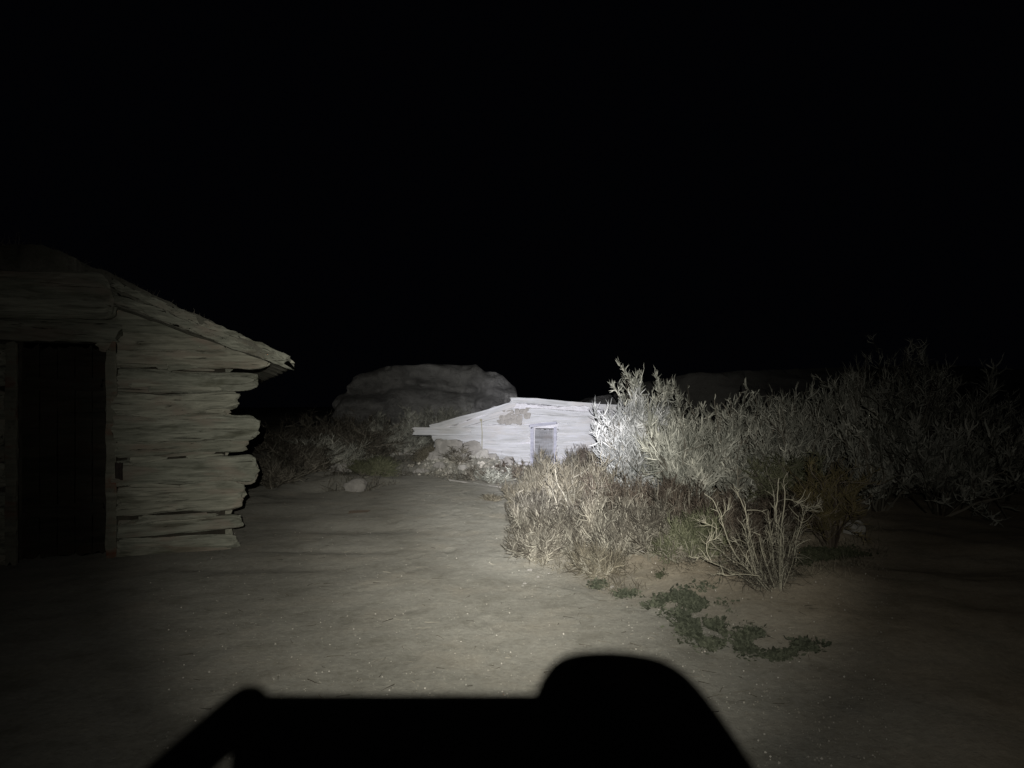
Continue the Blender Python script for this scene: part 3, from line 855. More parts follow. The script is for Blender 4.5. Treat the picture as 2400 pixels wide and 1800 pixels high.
# gravel: tiny stones over the trail
r = np.random.default_rng(21)
n = 5200
py_ = r.uniform(1110, 1800, n) ; px_ = r.uniform(350, 2100, n)
Yg = H * F / (py_ - HOR); Xg = (px_ - 1200) / F * Yg
base = np.array([[1, 0, 0], [-.6, .8, 0], [-.5, -.9, 0], [.1, 0, .9], [.1, 0, -.9]], float)
tri = np.array([[0, 1, 3], [1, 2, 3], [2, 0, 3], [1, 0, 4], [2, 1, 4], [0, 2, 4]])
s = 0.0018 + 0.0055 * r.random(n) ** 5
an = r.random(n) * 2 * PI
B = base[None] * s[:, None, None] * (0.7 + 0.6 * r.random((n, 5, 1)))
Bx = B[..., 0] * np.cos(an)[:, None] - B[..., 1] * np.sin(an)[:, None]; By = B[..., 0] * np.sin(an)[:, None] + B[..., 1] * np.cos(an)[:, None]
V = np.stack([Bx + Xg[:, None], By + Yg[:, None], B[..., 2] + (hgt(Xg, Yg) + 0.005 + s * 0.3)[:, None]], -1)
acc = Acc(); acc.add(V.reshape(-1, 3), (tri[None] + (np.arange(n) * 5)[:, None, None]).reshape(-1, 3), np.repeat(r.random(n), 5))
tag(acc.build('gravel', M['gravel'], smooth=False), kind='stuff', label='fine pale gravel on the trail', cat='gravel')

r = np.random.default_rng(61)
n = 420
py_ = 1130 + 560 * r.random(n) ** 1.5; px_ = r.uniform(450, 1900, n)
Yg = H * F / (py_ - HOR); Xg = (px_ - 1200) / F * Yg
L = r.uniform(0.02, 0.11, n)
P0 = np.stack([Xg, Yg, hgt(Xg, Yg) + 0.008], -1); D0 = r.normal(size=(n, 3)) * np.array([1, 1, 0.04])
PL = paths(P0, D0, L, 4, 0.18, 0.0, r); PL[..., 2] = hgt(PL[..., 0], PL[..., 1]) + 0.007
acc = Acc(); tubes(acc, PL, taper(n, 4, 0.0018 + 0.0016 * r.random(n), 0.001 + 0 * L), 3, r.random(n))
tag(acc.build('twig_litter', M['twig']), kind='stuff', label='tiny broken twigs scattered over the trail', cat='litter')
r = np.random.default_rng(23)
n = 600
px_ = 1090 + 65 * r.normal(size=n); Yg = 16.6 + 0.55 * r.normal(size=n); Yg = np.clip(Yg, 14.0, 17.7); Xg = (px_ - 1200) / F * Yg
s = 0.015 + 0.06 * r.random(n) ** 4
an = r.random(n) * 2 * PI
B = base[None] * s[:, None, None] * (0.6 + 0.7 * r.random((n, 5, 1)))
Bx = B[..., 0] * np.cos(an)[:, None] - B[..., 1] * np.sin(an)[:, None]; By = B[..., 0] * np.sin(an)[:, None] + B[..., 1] * np.cos(an)[:, None]
V = np.stack([Bx + Xg[:, None], By + Yg[:, None], B[..., 2] + (hgt(Xg, Yg) + s * 0.2)[:, None]], -1)
acc = Acc(); acc.add(V.reshape(-1, 3), (tri[None] + (np.arange(n) * 5)[:, None, None]).reshape(-1, 3), np.repeat(r.random(n), 5))
tag(acc.build('rubble', M['gravel'], smooth=False), kind='stuff', label='broken stones strewn over the mound before the root cellar', cat='rubble')

# ------------------------------------------------------------------ plants
def shrub(name, x, y, h, w, seed, mat, stem_mat, label, cat='shrub', group=None, n1=14, n2=90, n3=900, n4=0,
          sprig_r=0.006, sprig_l=0.13, lean=(0, 0), upb=0.10, spread=0.9, stem_r=0.011, wig=0.19, base_r=0.25, sides=3, tmin3=0.2):
    r = np.random.default_rng(seed)
    root = empty(name, (x, y, hz(x, y) - 0.03), 0, label=label, cat=cat, group=group)
    an = r.random(n1) * 2 * PI; el = r.uniform(0.05, 1.0, n1) ** 0.8 * spread
    D = np.stack([np.cos(an) * np.sin(el) * w / h * 0.75 + lean[0], np.sin(an) * np.sin(el) * w / h * 0.75 + lean[1], np.cos(el)], -1)
    P0 = np.stack([np.cos(an), np.sin(an), 0 * an], -1) * (base_r * w * 0.35 * r.random(n1))[:, None]
    L1 = h * r.uniform(0.55, 0.98, n1)
    P1 = paths(P0, D, L1, 8, wig * 0.8, upb * 0.35, r)
    p, D, t, i = sprout(P1, n2, r, 0.22, 0.98, 0.75, 0.12)
    L2 = h * r.uniform(0.16, 0.42, n2)
    P2 = paths(p, D, L2, 6, wig, upb, r)
    # sprigs grow in clumps: most of them on a third of the twigs
    pick = P2[r.permutation(n2)[:max(4, n2 * 2 // 5)]]
    na = int(n3 * 0.55)
    p, D, t, i = sprout(pick, na, r, tmin3, 1.0, 0.6, 0.22)
    p2, D2, t2, i2 = sprout(P2, n3 - na, r, tmin3, 1.0, 0.7, 0.22)
    p = np.concatenate([p, p2]); D = np.concatenate([D, D2])
    L3 = sprig_l * r.uniform(0.4, 1.6, n3)
    P3 = paths(p, D, L3, 5, wig * 1.3, upb * 1.1, r)
    # fit the plant to its real height and spread
    kz = h / np.percentile(P3[..., 2], 99.85)
    wd = np.percentile(P3[..., 0], 98) - np.percentile(P3[..., 0], 2)
    kx = min(1.5, max(0.6, w / wd))
    S_ = np.array([kx, kx, kz])
    P1 = P1 * S_; P2 = P2 * S_; P3 = P3 * S_
    sa_ = Acc()
    tubes(sa_, P1, taper(n1, 8, stem_r * r.uniform(0.7, 1.2, n1), stem_r * 0.35 + 0 * L1), 5, r.random(n1))
    tubes(sa_, P2, taper(n2, 6, stem_r * 0.5 * r.uniform(0.7, 1.1, n2), stem_r * 0.22 + 0 * L2), 4, r.random(n2))
    sa_.build('stems', stem_mat, root)
    fa = Acc()
    prof = np.array([0.55, 1.0, 0.95, 0.7, 0.12])
    clump = noise_fn(seed + 5, 2)(P3[:, 0, 0] * 1.4, P3[:, 0, 1] * 1.4, P3[:, 0, 2] * 1.4)
    tone = np.clip(0.42 + 0.26 * r.normal(size=n3) + 0.22 * clump, 0, 1)
    tubes(fa, P3, prof[None] * (sprig_r * r.uniform(0.5, 1.4, n3))[:, None], sides, tone)
    if n4:
        p, D, t, i = sprout(P3, n4, r, 0.2, 1.0, 0.8, 0.25)
        L4 = sprig_l * 0.45 * r.uniform(0.5, 1.5, n4)
        P4 = paths(p, D, L4, 3, wig, upb, r)
        tubes(fa, P4, np.array([[0.8, 1.0, 0.1]]) * (sprig_r * 0.75 * r.uniform(0.5, 1.3, n4))[:, None], 3, np.clip(tone[i] + 0.2 * r.normal(size=n4), 0, 1))
    fa.build('foliage', mat, root)
    return root

def top_at(py, Y): return H + (HOR - py) / F * Y
GR = 'tall grey brush right of the trail'
# the silver bush in the hot spot and the tall grey brush running off to the right
def tall(px, Y, pytop, wpx, seed, mat, label, **k):
    x = (px - 1200) / F * Y; w_ = wpx / F * Y; h = top_at(pytop - 8, Y)
    kw = dict(n1=18, n2=200, n3=2400, n4=2400, sprig_r=0.0086, sprig_l=0.155, stem_r=0.015)
    q_ = random.Random(seed); kw['sprig_r'] *= q_.uniform(0.65, 1.3); kw['sprig_l'] *= q_.uniform(0.65, 1.45); kw['wig'] = q_.uniform(0.12, 0.26); kw['n3'] = int(kw['n3'] * q_.uniform(0.65, 1.1))
    kw.update(k)
    return shrub('tall_shrub', x, Y, h, w_, seed, mat, M['twig'], label, 'shrub', GR, **kw)
tall(1488, 11.2, 955, 150, 801, M['white'], 'brilliant silver white bush right of the cellar door, brightest of all the brush', n1=26, n2=260, n3=3600, n4=3000, sprig_r=0.0088, sprig_l=0.17, spread=0.85, wig=0.11, upb=0.17)
tall(1502, 11.6, 918, 60, 822, M['white'], 'slim silver spike rising from the back of the brightest bush', n1=8, n2=60, n3=700, n4=500, sprig_r=0.008, spread=0.4)
tall(1440, 13.5, 985, 80, 802, M['white'], 'small pale bush close against the right of the cellar door, behind the silver one', n3=1200, n4=1200, sprig_r=0.009)
tall(1532, 12.0, 868, 110, 803, M['sage'], 'tall leafy spire leaning left that rises out of the brush behind the silver bush', lean=(-0.06, 0), spread=0.5, n1=9, n2=100, n3=1500, n4=1500, sprig_r=0.008)
tall(1590, 13.0, 905, 130, 804, M['sage'], 'pale upright bush just right of the leaning spire', n3=1700, sprig_r=0.0075)
tall(1610, 10.2, 985, 190, 805, M['sage'], 'wide grey bush in front, between the silver bush and the forked trunk', n3=2900, n4=3200, spread=1.1)
tall(1700, 11.5, 925, 190, 806, M['sage'], 'grey bush with a bent pale trunk, in the middle of the brush', n3=2800, stem_r=0.02)
tall(1745, 9.9, 1000, 200, 807, M['sage'], 'low wide grey bush behind the bare branching shrub', n3=2600, n4=2600, spread=1.1)
tall(1800, 12.5, 925, 170, 808, M['sage'], 'grey bush behind the middle of the brush, its top level with the ridge foot', n3=2200)
tall(1880, 10.8, 940, 200, 809, M['sage'], 'dim grey bush right of the bare branching shrub, half way along the brush', n3=2600)
tall(1965, 12.0, 905, 170, 810, M['sage'], 'dim bush left of the two dark spires at the right', n3=2200)
tall(2022, 11.5, 850, 130, 811, M['sage'], 'ragged dark spire with gaps, left one of the two tallest at the right', n3=1500, spread=0.6, n2=120)
tall(2120, 11.0, 808, 150, 812, M['sage'], 'tallest dark spire at the right end of the brush', n3=2000, spread=0.55)
tall(2060, 9.8, 960, 230, 813, M['sage'], 'wide dark bush in front of the two spires', n3=2600, spread=1.1)
tall(2215, 11.5, 870, 220, 814, M['sage'], 'nearly black bush just right of the tallest spire', n3=2000)
tall(2200, 9.5, 985, 260, 815, M['sage'], 'nearly black low bush in front at the right edge of the picture', n3=2000, spread=1.1)
tall(2350, 11.0, 935, 240, 816, M['sage'], 'unlit bush at the far right edge of the picture', n3=1500)
tall(1860, 9.0, 1070, 170, 817, M['olive'], 'small olive bush at the foot of the brush behind the bare branching shrub', n3=1500, n4=900)
shrub('brush', *gp(1945, 1292), 0.92, 0.62, 820, M['yellow'], M['rtwig'], 'soft yellowish upright bush behind the right side of the bare branching shrub', group=GR, n1=24, n2=180, n3=2400, n4=1500, sprig_r=0.003, sprig_l=0.09, spread=0.6)

# dry twiggy brush in front, on the right side of the trail
GD = 'dry twiggy brush at the trail edge'
def dry(px, py, pytop, wpx, seed, mat, label, **k):
    x, y = gp(px, py); w_ = wpx / F * y; h = top_at(pytop, y)
    kw = dict(n1=30, n2=240, n3=2000, n4=900, sprig_r=0.0034, sprig_l=0.14, stem_r=0.0085, wig=0.17, spread=1.15, upb=0.08, base_r=1.0)
    kw.update(k)
    return shrub('dry_shrub', x, y, h, w_, seed, mat, M['stem'], label, 'shrub', GD, **kw)
dry(1300, 1150, 1050, 150, 831, M['straw'], 'straw coloured brush in front of the cellar door')
dry(1245, 1190, 1090, 110, 832, M['straw'], 'straw coloured brush hanging over the trail edge below the cellar door')
dry(1360, 1230, 1070, 160, 833, M['straw'], 'tall upright straw stems below the silver bush')
dry(1265, 1262, 1130, 130, 834, M['twig'], 'dark fringed shrub at the trail edge, leftmost of the dry brush')
dry(1345, 1302, 1160, 150, 835, M['twig'], 'tangled brown shrub with tall thin stems near the front left of the dry brush', n1=36)
dry(1268, 1318, 1205, 110, 836, M['twig'], 'low shrub with drooping twigs over the trail, frontmost on the left', h=None) if False else dry(1268, 1316, 1205, 110, 836, M['twig'], 'low shrub with drooping twigs over the trail, frontmost on the left')
dry(1440, 1322, 1150, 170, 837, M['twig'], 'tangled grey brown shrub in the middle of the dry brush')
dry(1450, 1240, 1110, 180, 838, M['rtwig'], 'reddish brown shrub below the silver bush')
dry(1545, 1250, 1110, 190, 839, M['rtwig'], 'reddish brown shrub in the back of the dry brush')
dry(1540, 1330, 1170, 170, 840, M['twig'], 'grey brown shrub at the front, left of the bare branching shrub')
dry(1640, 1290, 1140, 190, 841, M['rtwig'], 'dark reddish shrub behind the left arms of the bare branching shrub')
dry(1620, 1345, 1220, 130, 842, M['olive'], 'low greenish shrub at the left foot of the bare branching shrub', n3=1500, sprig_r=0.0045)
dry(1740, 1285, 1160, 200, 843, M['rtwig'], 'dark shrub seen through the arms of the bare branching shrub')
dry(1840, 1262, 1150, 170, 844, M['rtwig'], 'dark brown low shrub right behind the bare branching shrub', n3=1500)
dry(1385, 1120, 1045, 110, 845, M['rtwig'], 'reddish brown tuft right of the cellar door')
dry(1400, 1350, 1260, 110, 846, M['straw'], 'low straw tuft at the front foot of the dry brush', n3=1000, n4=400)
dry(1495, 1175, 1100, 120, 847, M['white'], 'low pale bush tucked under the silver bush', n3=1500, sprig_r=0.006)

# the bare branching shrub, its arms laid out one by one
x, y = gp(1832, 1412)
root = empty('bare_shrub', (x, y, hz(x, y) - 0.02), 0, label='bare pale branching shrub standing alone in front of the brush', cat='shrub')
r = np.random.default_rng(99)
arms = [  # polylines in picture pixels with a depth offset
    ([(1832, 1412), (1828, 1350), (1822, 1260), (1818, 1200), (1822, 1160), (1826, 1120)], 0.00, 6.0),
    ([(1832, 1412), (1826, 1340), (1815, 1240), (1816, 1180), (1812, 1150)], 0.10, 5.0),
    ([(1832, 1412), (1832, 1320), (1828, 1260), (1838, 1190), (1840, 1150), (1836, 1130)], -0.08, 5.5),
    ([(1828, 1412), (1810, 1360), (1790, 1310), (1780, 1270), (1782, 1252)], -0.12, 4.0),
    ([(1826, 1412), (1800, 1370), (1770, 1310), (1755, 1250), (1750, 1195), (1734, 1168), (1726, 1158), (1733, 1148)], 0.05, 4.5),
    ([(1824, 1412), (1780, 1360), (1735, 1320), (1705, 1270), (1695, 1230), (1682, 1195), (1677, 1185)], -0.05, 5.0),
    ([(1822, 1412), (1770, 1360), (1720, 1318), (1700, 1300), (1672, 1278), (1662, 1260)], 0.15, 3.5),
    ([(1820, 1412), (1760, 1365), (1700, 1330), (1665, 1318), (1645, 1300), (1632, 1312)], -0.15, 3.5),
    ([(1832, 1412), (1842, 1340), (1860, 1280), (1875, 1240), (1884, 1200), (1892, 1190)], 0.08, 4.5),
    ([(1832, 1412), (1838, 1360), (1845, 1320), (1850, 1290), (1858, 1262), (1866, 1232)], -0.1, 3.2),
    ([(1828, 1412), (1815, 1370), (1800, 1330), (1790, 1295), (1786, 1262)], 0.18, 3.0),
    ([(1826, 1412), (1790, 1375), (1765, 1345), (1745, 1330), (1752, 1290)], -0.2, 3.0),
    ([(1695, 1232), (1690, 1215), (1700, 1200), (1712, 1190)], -0.05, 3.0),
    ([(1682, 1240), (1665, 1230), (1648, 1225)], -0.05, 2.4),
    ([(1750, 1196), (1770, 1195), (1788, 1198), (1800, 1212), (1812, 1225)], 0.05, 2.6),
    ([(1748, 1198), (1752, 1230), (1758, 1260)], 0.0, 2.6),
    ([(1892, 1190), (1900, 1192), (1918, 1184)], 0.08, 2.2),
    ([(1838, 1170), (1850, 1170), (1875, 1180), (1886, 1192)], 0.02, 2.4),
    ([(1705, 1290), (1690, 1265), (1660, 1272)], 0.1, 2.2),
    ([(1780, 1350), (1740, 1345), (1700, 1350), (1690, 1340)], -0.22, 2.4),
    ([(1668, 1318), (1655, 1290), (1658, 1268), (1685, 1262)], -0.1, 2.4),
]
for k in range(22):      # thinner stems filling the fan
    ex = r.uniform(1690, 1895); ey = 1160 + 0.5 * abs(ex - 1825) + r.uniform(0, 110)
    mx = 1830 + (ex - 1830) * r.uniform(0.45, 0.75); my = 1412 + (ey - 1412) * r.uniform(0.35, 0.5)
    arms.append(([(1830 + r.normal() * 4, 1412), (mx, my), (ex, ey)], r.uniform(-0.25, 0.25), r.uniform(1.8, 3.2)))
acc = Acc(); allP = []
for pts, dy, rp in arms:
    pts = np.array(pts, float)
    t = np.linspace(0, 1, len(pts)); tt = np.linspace(0, 1, 16)
    px = np.interp(tt, t, pts[:, 0]); py = np.interp(tt, t, pts[:, 1])
    for _ in range(2):
        px[1:-1] = (px[:-2] + 2 * px[1:-1] + px[2:]) / 4; py[1:-1] = (py[:-2] + 2 * py[1:-1] + py[2:]) / 4
    px[1:] += r.normal(size=15) * 0.5
    dep = y + dy * (tt ** 0.8 if abs(pts[0, 0] - 1827) < 12 else 1.0 + 0 * tt) * 1.6
    Pw = np.stack([(px - 1200) / F * dep - x, dep - y, H + (HOR - py) / F * dep - (hz(x, y) - 0.02)], -1)
    allP.append(Pw)
    sc_ = y / F / 2 * 0.66
    tubes(acc, Pw[None], taper(1, 16, [rp * sc_], [rp * sc_ * 0.30]), 6, np.array([r.uniform(0.35, 0.9)]))
AP = np.array(allP)
p, D, t, i = sprout(AP, 330, r, 0.35, 1.0, 0.7, 0.2)
L = r.uniform(0.04, 0.13, 330); P2 = paths(p, D, L, 6, 0.22, 0.06, r)
tubes(acc, P2, taper(330, 6, 0.0024 + 0 * L, 0.0009 + 0 * L), 4, r.random(330))
acc.build('branches', M['bare'], root)
acc = Acc()
p, D, t, i = sprout(P2, 1100, r, 0.1, 1.0, 0.9, 0.15)
L = r.uniform(0.015, 0.06, 1100); P3 = paths(p, D, L, 3, 0.3, 0.02, r)
tubes(acc, P3, taper(1100, 3, 0.0018 + 0 * L, 0.0008 + 0 * L), 3, r.random(1100))
p, D, t, i = sprout(AP[:12], 700, r, 0.02, 0.5, 1.2, 0.0)
L = r.uniform(0.06, 0.24, 700); P3 = paths(p, D, L, 5, 0.35, -0.02, r)
tubes(acc, P3, taper(700, 5, 0.0022 + 0 * L, 0.0009 + 0 * L), 3, r.random(700) * 0.8)
acc.build('twigs', M['twig'], root)

# scrub on the dark left side, behind the trail
GL = 'dim scrub left of the trail'
lefts = [(700, 1120, 1010, 140, 'twig', 'dim scrub beside the cabin log ends'), (770, 1105, 985, 150, 'sage', 'dim rounded scrub behind the pale flat rock'),
         (850, 1090, 955, 150, 'twig', 'dim tall scrub in the gap between cabin and root cellar'), (880, 1120, 1060, 90, 'olive', 'greenish tuft on the left edge of the trail'),
         (935, 1075, 975, 120, 'sage', 'grey scrub behind the pair of pale rocks'), (985, 1062, 925, 130, 'sage', 'light scrub standing up behind the sticking out eave log'),
         (1040, 1045, 925, 120, 'sage', 'light scrub behind the left slope of the cellar roof'), (800, 1070, 930, 150, 'twig', 'dark scrub at the foot of the butte'),
         (905, 1060, 935, 140, 'sage', 'grey scrub below the middle of the butte'), (640, 1150, 1040, 120, 'twig', 'nearly black scrub right under the cabin log ends'),
         (730, 1068, 950, 150, 'twig', 'darkest scrub far behind the cabin corner'), (640, 1085, 985, 130, 'twig', 'unlit scrub directly behind the cabin corner'), (1010, 1085, 1030, 70, 'straw', 'straw tuft at the left corner of the root cellar')]
for k, (px, py, pt, wp, mt, lb) in enumerate(lefts):
    x, y = gp(px, py)
    shrub('scrub', x, y, top_at(pt + (py - pt) * 0.22, y), wp / F * y, 860 + k, M[mt], M['twig'], lb, 'shrub', GL, n1=18, n2=130, n3=1300, n4=1500, sprig_r=0.0055, sprig_l=0.17, stem_r=0.01)
# tufts on the rubble mound before the cellar
for k, (px, py, pt, wp, mt, lb) in enumerate([(1075, 1104, 1050, 60, 'twig', 'small brown tuft on the left of the rubble mound'), (1120, 1125, 1085, 70, 'twig', 'grey twiggy tuft on the trail side of the rubble mound'),
        (1160, 1135, 1090, 80, 'sage', 'grey tuft on the rubble mound nearest the dry brush'), (1200, 1125, 1070, 60, 'rtwig', 'brown tuft between the rubble mound and the cellar door'), (1150, 1172, 1150, 40, 'straw', 'tiny pale tuft growing alone on the trail end')]):
    x, y = gp(px, py)
    shrub('tuft', x, y, top_at(pt, y) , wp / F * y, 890 + k, M[mt], M['twig'], lb, 'tuft', 'tufts around the rubble mound', n1=16, n2=60, n3=500, n4=0, sprig_r=0.005, sprig_l=0.09, stem_r=0.005)

# dry grass and litter under the brush
r = np.random.default_rng(41)
n = 15000
px_ = r.uniform(1190, 2080, n); py_ = 1100 + 300 * r.random(n)
Yg = H * F / (py_ - HOR); Xg = (px_ - 1200) / F * Yg
dn = nA(Xg * 0.8, Yg * 0.8)
keep = (Xg > right_edge(Yg) + 0.02) & (dn > -0.35 + 0.5 * (px_ > 1650)) & (Yg > 5.55)
Xg, Yg = Xg[keep], Yg[keep]; n = len(Xg)
P0 = np.stack([Xg, Yg, hgt(Xg, Yg) - 0.005], -1)
D0 = r.normal(size=(n, 3)) * 0.9 + np.array([0, 0, 0.5]); D0[:, 2] = np.abs(D0[:, 2])
L = r.uniform(0.03, 0.15, n)
P = paths(P0, D0, L, 4, 0.25, -0.03, r)
acc = Acc(); tubes(acc, P, taper(n, 4, 0.0022 + 0 * L, 0.0008 + 0 * L), 3, r.random(n))
tag(acc.build('dry_grass', M['straw']), kind='stuff', label='dry straw litter under the brush', cat='grass')

n = 3000
px_ = r.uniform(760, 1250, n); py_ = 1075 + 80 * r.random(n) ** 1.3
Yg = H * F / (py_ - HOR); Xg = (px_ - 1200) / F * Yg
kk = (Xg < left_edge(Yg)) | (Yg > 14) ; kk &= nA(Xg * 0.6, Yg * 0.6) > -0.2
Xg, Yg = Xg[kk], Yg[kk]; n = len(Xg)
P0 = np.stack([Xg, Yg, hgt(Xg, Yg) - 0.005], -1)
D0 = r.normal(size=(n, 3)) * 0.9 + np.array([0, 0, 0.6]); D0[:, 2] = np.abs(D0[:, 2])
L = r.uniform(0.06, 0.3, n)
P = paths(P0, D0, L, 4, 0.25, -0.02, r)
acc = Acc(); tubes(acc, P, taper(n, 4, 0.005 + 0 * L, 0.0015 + 0 * L), 3, r.random(n))
tag(acc.build('dry_grass', M['twig']), kind='stuff', label='thin dead weeds on the rubble mound and beside the far trail', cat='grass')

# low green ground cover, patch by patch: (centre px, py, half width, half height in px, count)
def cover(name, patches, mat, label, seed, leaf=0.024, thr=-0.35):
    patches = [(a_, b_, c_, d_, int(e_ * 1.9)) for a_, b_, c_, d_, e_ in patches]
    r = np.random.default_rng(seed)
    nf = noise_fn(seed + 1, 4)
    acc = Acc()
    for (cx, cy, hw, hh_, cnt) in patches:
        px_ = cx + hw * r.normal(size=cnt) * 0.55; py_ = cy + hh_ * r.normal(size=cnt) * 0.55
        Yg = H * F / (py_ - HOR); Xg = (px_ - 1200) / F * Yg
        k = nf(Xg * 2.2, Yg * 2.2) > thr
        Xg, Yg = Xg[k], Yg[k]; n = len(Xg)
        p = np.stack([Xg, Yg, hgt(Xg, Yg) + 0.004 + 0.025 * r.random(n)], -1)
        D = r.normal(size=(n, 3)); D[:, 2] = np.abs(D[:, 2]) * 0.5; D /= np.linalg.norm(D, axis=1, keepdims=True)
        q = np.cross(D, np.array([0, 0, 1.0]) + 0.5 * r.normal(size=(n, 3))); q /= np.linalg.norm(q, axis=1, keepdims=True)
        l = leaf * (0.35 + 1.5 * r.random(n) ** 2)[:, None]
        V = np.stack([p, p + D * l * 0.5 + q * l * 0.33, p + D * l, p + D * l * 0.5 - q * l * 0.33], 1)
        acc.add(V.reshape(-1, 3), np.arange(n * 4).reshape(-1, 4), np.repeat(r.random(n), 4))
    return tag(acc.build(name, mat, smooth=False), kind='stuff', label=label, cat='ground cover')
cover('ground_cover', [(1628, 1440, 48, 28, 4200), (1645, 1482, 44, 24, 2800), (1668, 1514, 24, 12, 700), (1600, 1418, 52, 10, 1100), (1757, 1514, 28, 22, 1700), (1850, 1530, 62, 10, 1300), (1822, 1545, 32, 8, 450), (1527, 1430, 26, 7, 260), (1466, 1400, 24, 6, 420), (1402, 1376, 15, 8, 280), (1317, 1361, 10, 3, 90)], M['green'], 'low dark green creeping plants on the sand right of the trail', 51)
cover('ground_cover', [(1960, 1310, 55, 14, 2400), (1910, 1296, 25, 8, 700), (1920, 1330, 40, 12, 1000), (1890, 1362, 30, 9, 400), (1550, 1372, 12, 6, 150)], M['darkleaf'], 'blackish low plants on the ground behind the bare shrub', 53)

# ------------------------------------------------------------------ the photographer behind the camera, whose phone and hands shade the near ground
person = empty('person', (0, -0.42, 0), 0, label='person in a dark jacket with a headlamp holding a phone out in both hands', cat='person')
def skin_mesh(name, verts, edges, radii, mat, parent, sub=2):
    me = bpy.data.meshes.new(name); me.from_pydata(verts, edges, [])
    o = bpy.data.objects.new(name, me); COL.objects.link(o)
    sk = o.modifiers.new('skin', 'SKIN'); sk.use_smooth_shade = True
    for i, rad in enumerate(radii):
        me.skin_vertices[0].data[i].radius = rad if isinstance(rad, tuple) else (rad, rad)
    me.skin_vertices[0].data[0].use_root = True
    sb = o.modifiers.new('sub', 'SUBSURF'); sb.levels = sub; sb.render_levels = sub
    me.materials.append(mat)
    o.parent = parent
    return o
PY = 0.42
def L_(x, y, z): return (x, y + PY, z)
# body: trousers, jacket and bare skin share one skeleton layout; each is a continuous skinned surface
skin_mesh('trousers', [L_(0, -.46, .90), L_(-.10, -.46, .86), L_(-.11, -.44, .48), L_(-.11, -.47, .10), L_(.10, -.46, .86), L_(.11, -.44, .48), L_(.11, -.47, .10)],
          [(0, 1), (1, 2), (2, 3), (0, 4), (4, 5), (5, 6)], [.13, .095, .068, .06, .095, .068, .06], M['trousers'], person)
skin_mesh('jacket', [L_(0, -.46, .93), L_(0, -.46, 1.10), L_(0, -.46, 1.27), L_(0, -.455, 1.345), L_(-.17, -.45, 1.30), L_(-.25, -.37, 1.08), L_(-.175, -.15, 1.235), L_(.17, -.45, 1.30), L_(.25, -.37, 1.08), L_(.165, -.15, 1.25)],
          [(0, 1), (1, 2), (2, 3), (2, 4), (4, 5), (5, 6), (2, 7), (7, 8), (8, 9)], [(.15, .11), (.15, .115), (.15, .11), .062, .07, .05, .036, .07, .05, .036], M['jacket'], person)
skin_mesh('head', [L_(0, -.45, 1.36), L_(0, -.44, 1.42), L_(0, -.415, 1.465), L_(0, -.41, 1.53), L_(0, -.415, 1.59), L_(0, -.425, 1.63)],
          [(0, 1), (1, 2), (2, 3), (3, 4), (4, 5)], [.055, .055, (.062, .075), (.075, .095), (.072, .092), (.045, .06)], M['skin'], person)
acc = Acc()
rock(acc, L_(0, -.43, 1.60), (.168, .20, .15), 5, 14, 0.03, flat=0.05); acc.build('hair', M['hair'], person)
acc = Acc(); rock(acc, L_(0, -.312, 1.505), (.028, .035, .045), 6, 10, 0.02, flat=0); acc.build('nose', M['skin'], person)
acc = Acc(); rock(acc, L_(0, -.328, 1.462), (.05, .02, .014), 7, 8, 0.02, flat=0); acc.build('mouth', M['skin'], person)
for s_ in (-1, 1):
    acc = Acc(); rock(acc, L_(s_ * .082, -.42, 1.53), (.02, .035, .06), 8, 8, 0.02, flat=0); acc.build('ear', M['skin'], person)
for s_ in (-1, 1):
    acc = Acc(); rock(acc, L_(s_ * .032, -.327, 1.535), (.026, .02, .014), 9, 8, 0.0, flat=0); acc.build('eye', M['glass'], person)
for s_ in (-1, 1):
    acc = Acc(); rock(acc, L_(s_ * .11, -.41, .045), (.10, .29, .10), 12, 12, 0.03, flat=0.3); acc.build('shoe', M['black'], person)
# hands: palm, five fingers each, rooted in the palm; right hand steadies the phone from the right with its index finger over the top edge
yb = -0.020
skin_mesh('right_hand', [L_(.150, -.13, 1.275), L_(.128, -.085, 1.325), L_(.098, -.05, 1.37), L_(.086, -.032, 1.40),
                         L_(.0765, yb, 1.4290), L_(.0640, yb, 1.4530), L_(.0470, yb, 1.4800), L_(.0230, yb, 1.4810),
                         L_(.066, -.018, 1.415), L_(.050, -.016, 1.43), L_(.034, -.016, 1.435),
                         L_(.070, -.02, 1.392), L_(.050, -.016, 1.405), L_(.033, -.016, 1.41),
                         L_(.074, -.025, 1.37), L_(.055, -.02, 1.38), L_(.04, -.018, 1.385),
                         L_(.080, -.065, 1.375), L_(.062, -.055, 1.395), L_(.048, -.045, 1.41), L_(.0115, yb, 1.4630), L_(.0525, yb, 1.4745), L_(.0185, yb, 1.4780)],
          [(0, 1), (1, 2), (2, 3), (3, 4), (4, 5), (5, 21), (21, 6), (6, 7), (7, 22), (22, 20), (3, 8), (8, 9), (9, 10), (3, 11), (11, 12), (12, 13), (2, 14), (14, 15), (15, 16), (1, 17), (17, 18), (18, 19)],
          [.025, .026, .026, .022, .0165, .0160, .0130, .0130, .0095, .009, .008, .0095, .009, .008, .0085, .008, .007, .012, .011, .009, .0095, .0140, .0115], M['skin'], person)
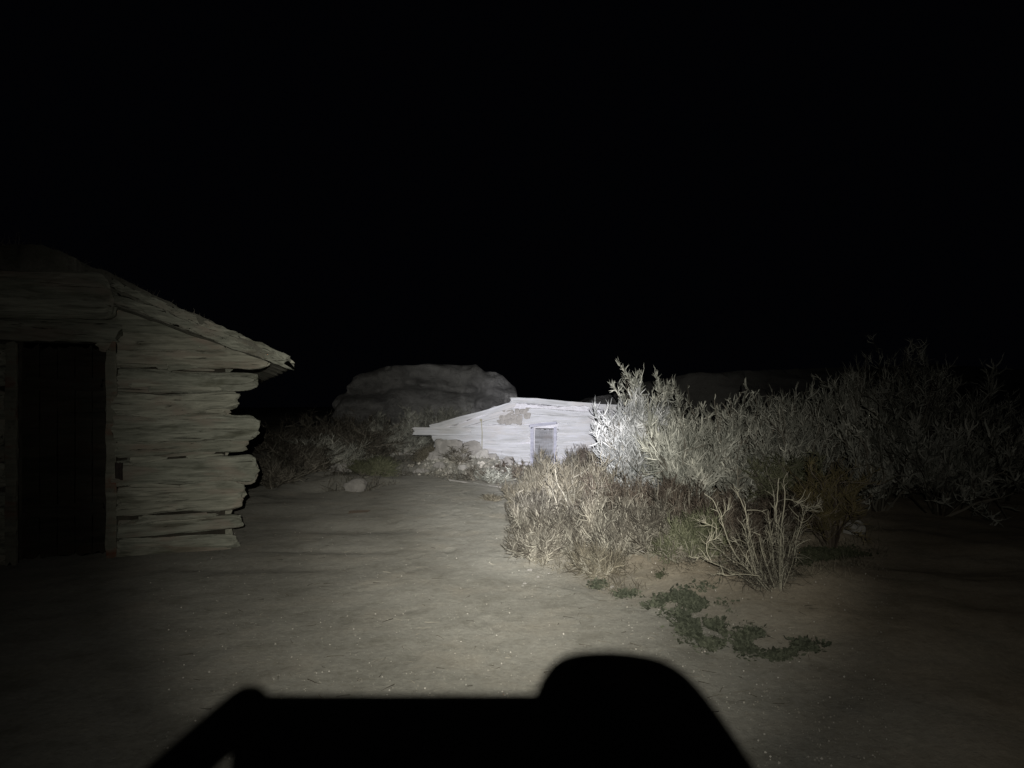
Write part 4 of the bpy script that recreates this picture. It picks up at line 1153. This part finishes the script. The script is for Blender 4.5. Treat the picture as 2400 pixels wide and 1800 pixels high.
skin_mesh('left_hand', [L_(-.165, -.13, 1.26), L_(-.155, -.09, 1.31), L_(-.148, -.055, 1.36), L_(-.143, -.035, 1.395),
                        L_(-.1350, yb, 1.4270), L_(-.1200, yb, 1.4430), L_(-.1040, yb, 1.4590), L_(-.0835, yb, 1.4775),
                        L_(-.128, -.018, 1.39), L_(-.112, -.014, 1.40), L_(-.098, -.012, 1.405),
                        L_(-.130, -.02, 1.37), L_(-.114, -.015, 1.378), L_(-.10, -.012, 1.382),
                        L_(-.134, -.025, 1.35), L_(-.118, -.018, 1.357), L_(-.105, -.014, 1.36),
                        L_(-.135, -.075, 1.36), L_(-.118, -.06, 1.385), L_(-.10, -.045, 1.40)],
          [(0, 1), (1, 2), (2, 3), (3, 4), (4, 5), (5, 6), (6, 7), (3, 8), (8, 9), (9, 10), (3, 11), (11, 12), (12, 13), (2, 14), (14, 15), (15, 16), (1, 17), (17, 18), (18, 19)],
          [.024, .025, .022, .014, .0105, .0094, .0090, .0094, .0085, .008, .007, .0085, .008, .007, .008, .0075, .0065, .012, .011, .009], M['skin'], person)
# phone
phone = empty('smartphone', (-0.0235, -0.010, 1.4362), 0, label='black smartphone held sideways in both hands', cat='phone')
acc = Acc()
m = 40; cs = []
hw, hh2, rc = .0735, .0355, .007
for k in range(m):
    a_ = 2 * PI * k / m
    cs.append((math.copysign(hw - rc, math.cos(a_)) + rc * math.cos(a_), math.copysign(hh2 - rc, math.sin(a_)) + rc * math.sin(a_)))
for (nm, y0, y1, mt, sc_) in (('case', -.004, .004, 'black', 1.0), ('screen', -.0048, -.0042, 'glass', .96)):
    acc = Acc()
    V = [(x * sc_, yv, z * sc_) for yv in (y0, y1) for (x, z) in cs]
    acc.add(V, [(k, (k + 1) % m, m + (k + 1) % m, m + k) for k in range(m)])
    acc.f.append(np.array([list(range(m))])); acc.f.append(np.array([list(range(2 * m - 1, m - 1, -1))]))
    acc.build(nm, M[mt], phone, smooth=False)
# headlamp housing on its strap
lamp_o = empty('headlamp', (0, -0.32, 1.585), 0, label='black headlamp on an elastic strap on the forehead, switched on', cat='headlamp')
acc = Acc(); rock(acc, (0, 0, 0), (.062, .030, .042), 3, 14, 0.0, flat=0.45); acc.build('housing', M['black'], lamp_o)
acc = Acc(); rock(acc, (0, .0145, 0), (.026, .006, .026), 3, 12, 0.0, flat=0.0); acc.build('lens', M['lens'], lamp_o)
acc = Acc()
th = np.linspace(0, 2 * PI, 49); Ps = np.stack([.083 * np.cos(th), -.10 + .103 * np.sin(th), 0 * th], -1)
V = np.concatenate([Ps + [0, 0, -.012], Ps + [0, 0, .012], Ps * [1.02, 1, 1] + [0, 0, .012], Ps * [1.02, 1, 1] + [0, 0, -.012]])
q = 49; f = []
for k in range(48):
    for (a0, b0) in ((0, 1), (1, 2), (2, 3), (3, 0)): f.append((a0 * q + k, a0 * q + k + 1, b0 * q + k + 1, b0 * q + k))
acc.add(V, f); acc.build('strap', M['black'], lamp_o)
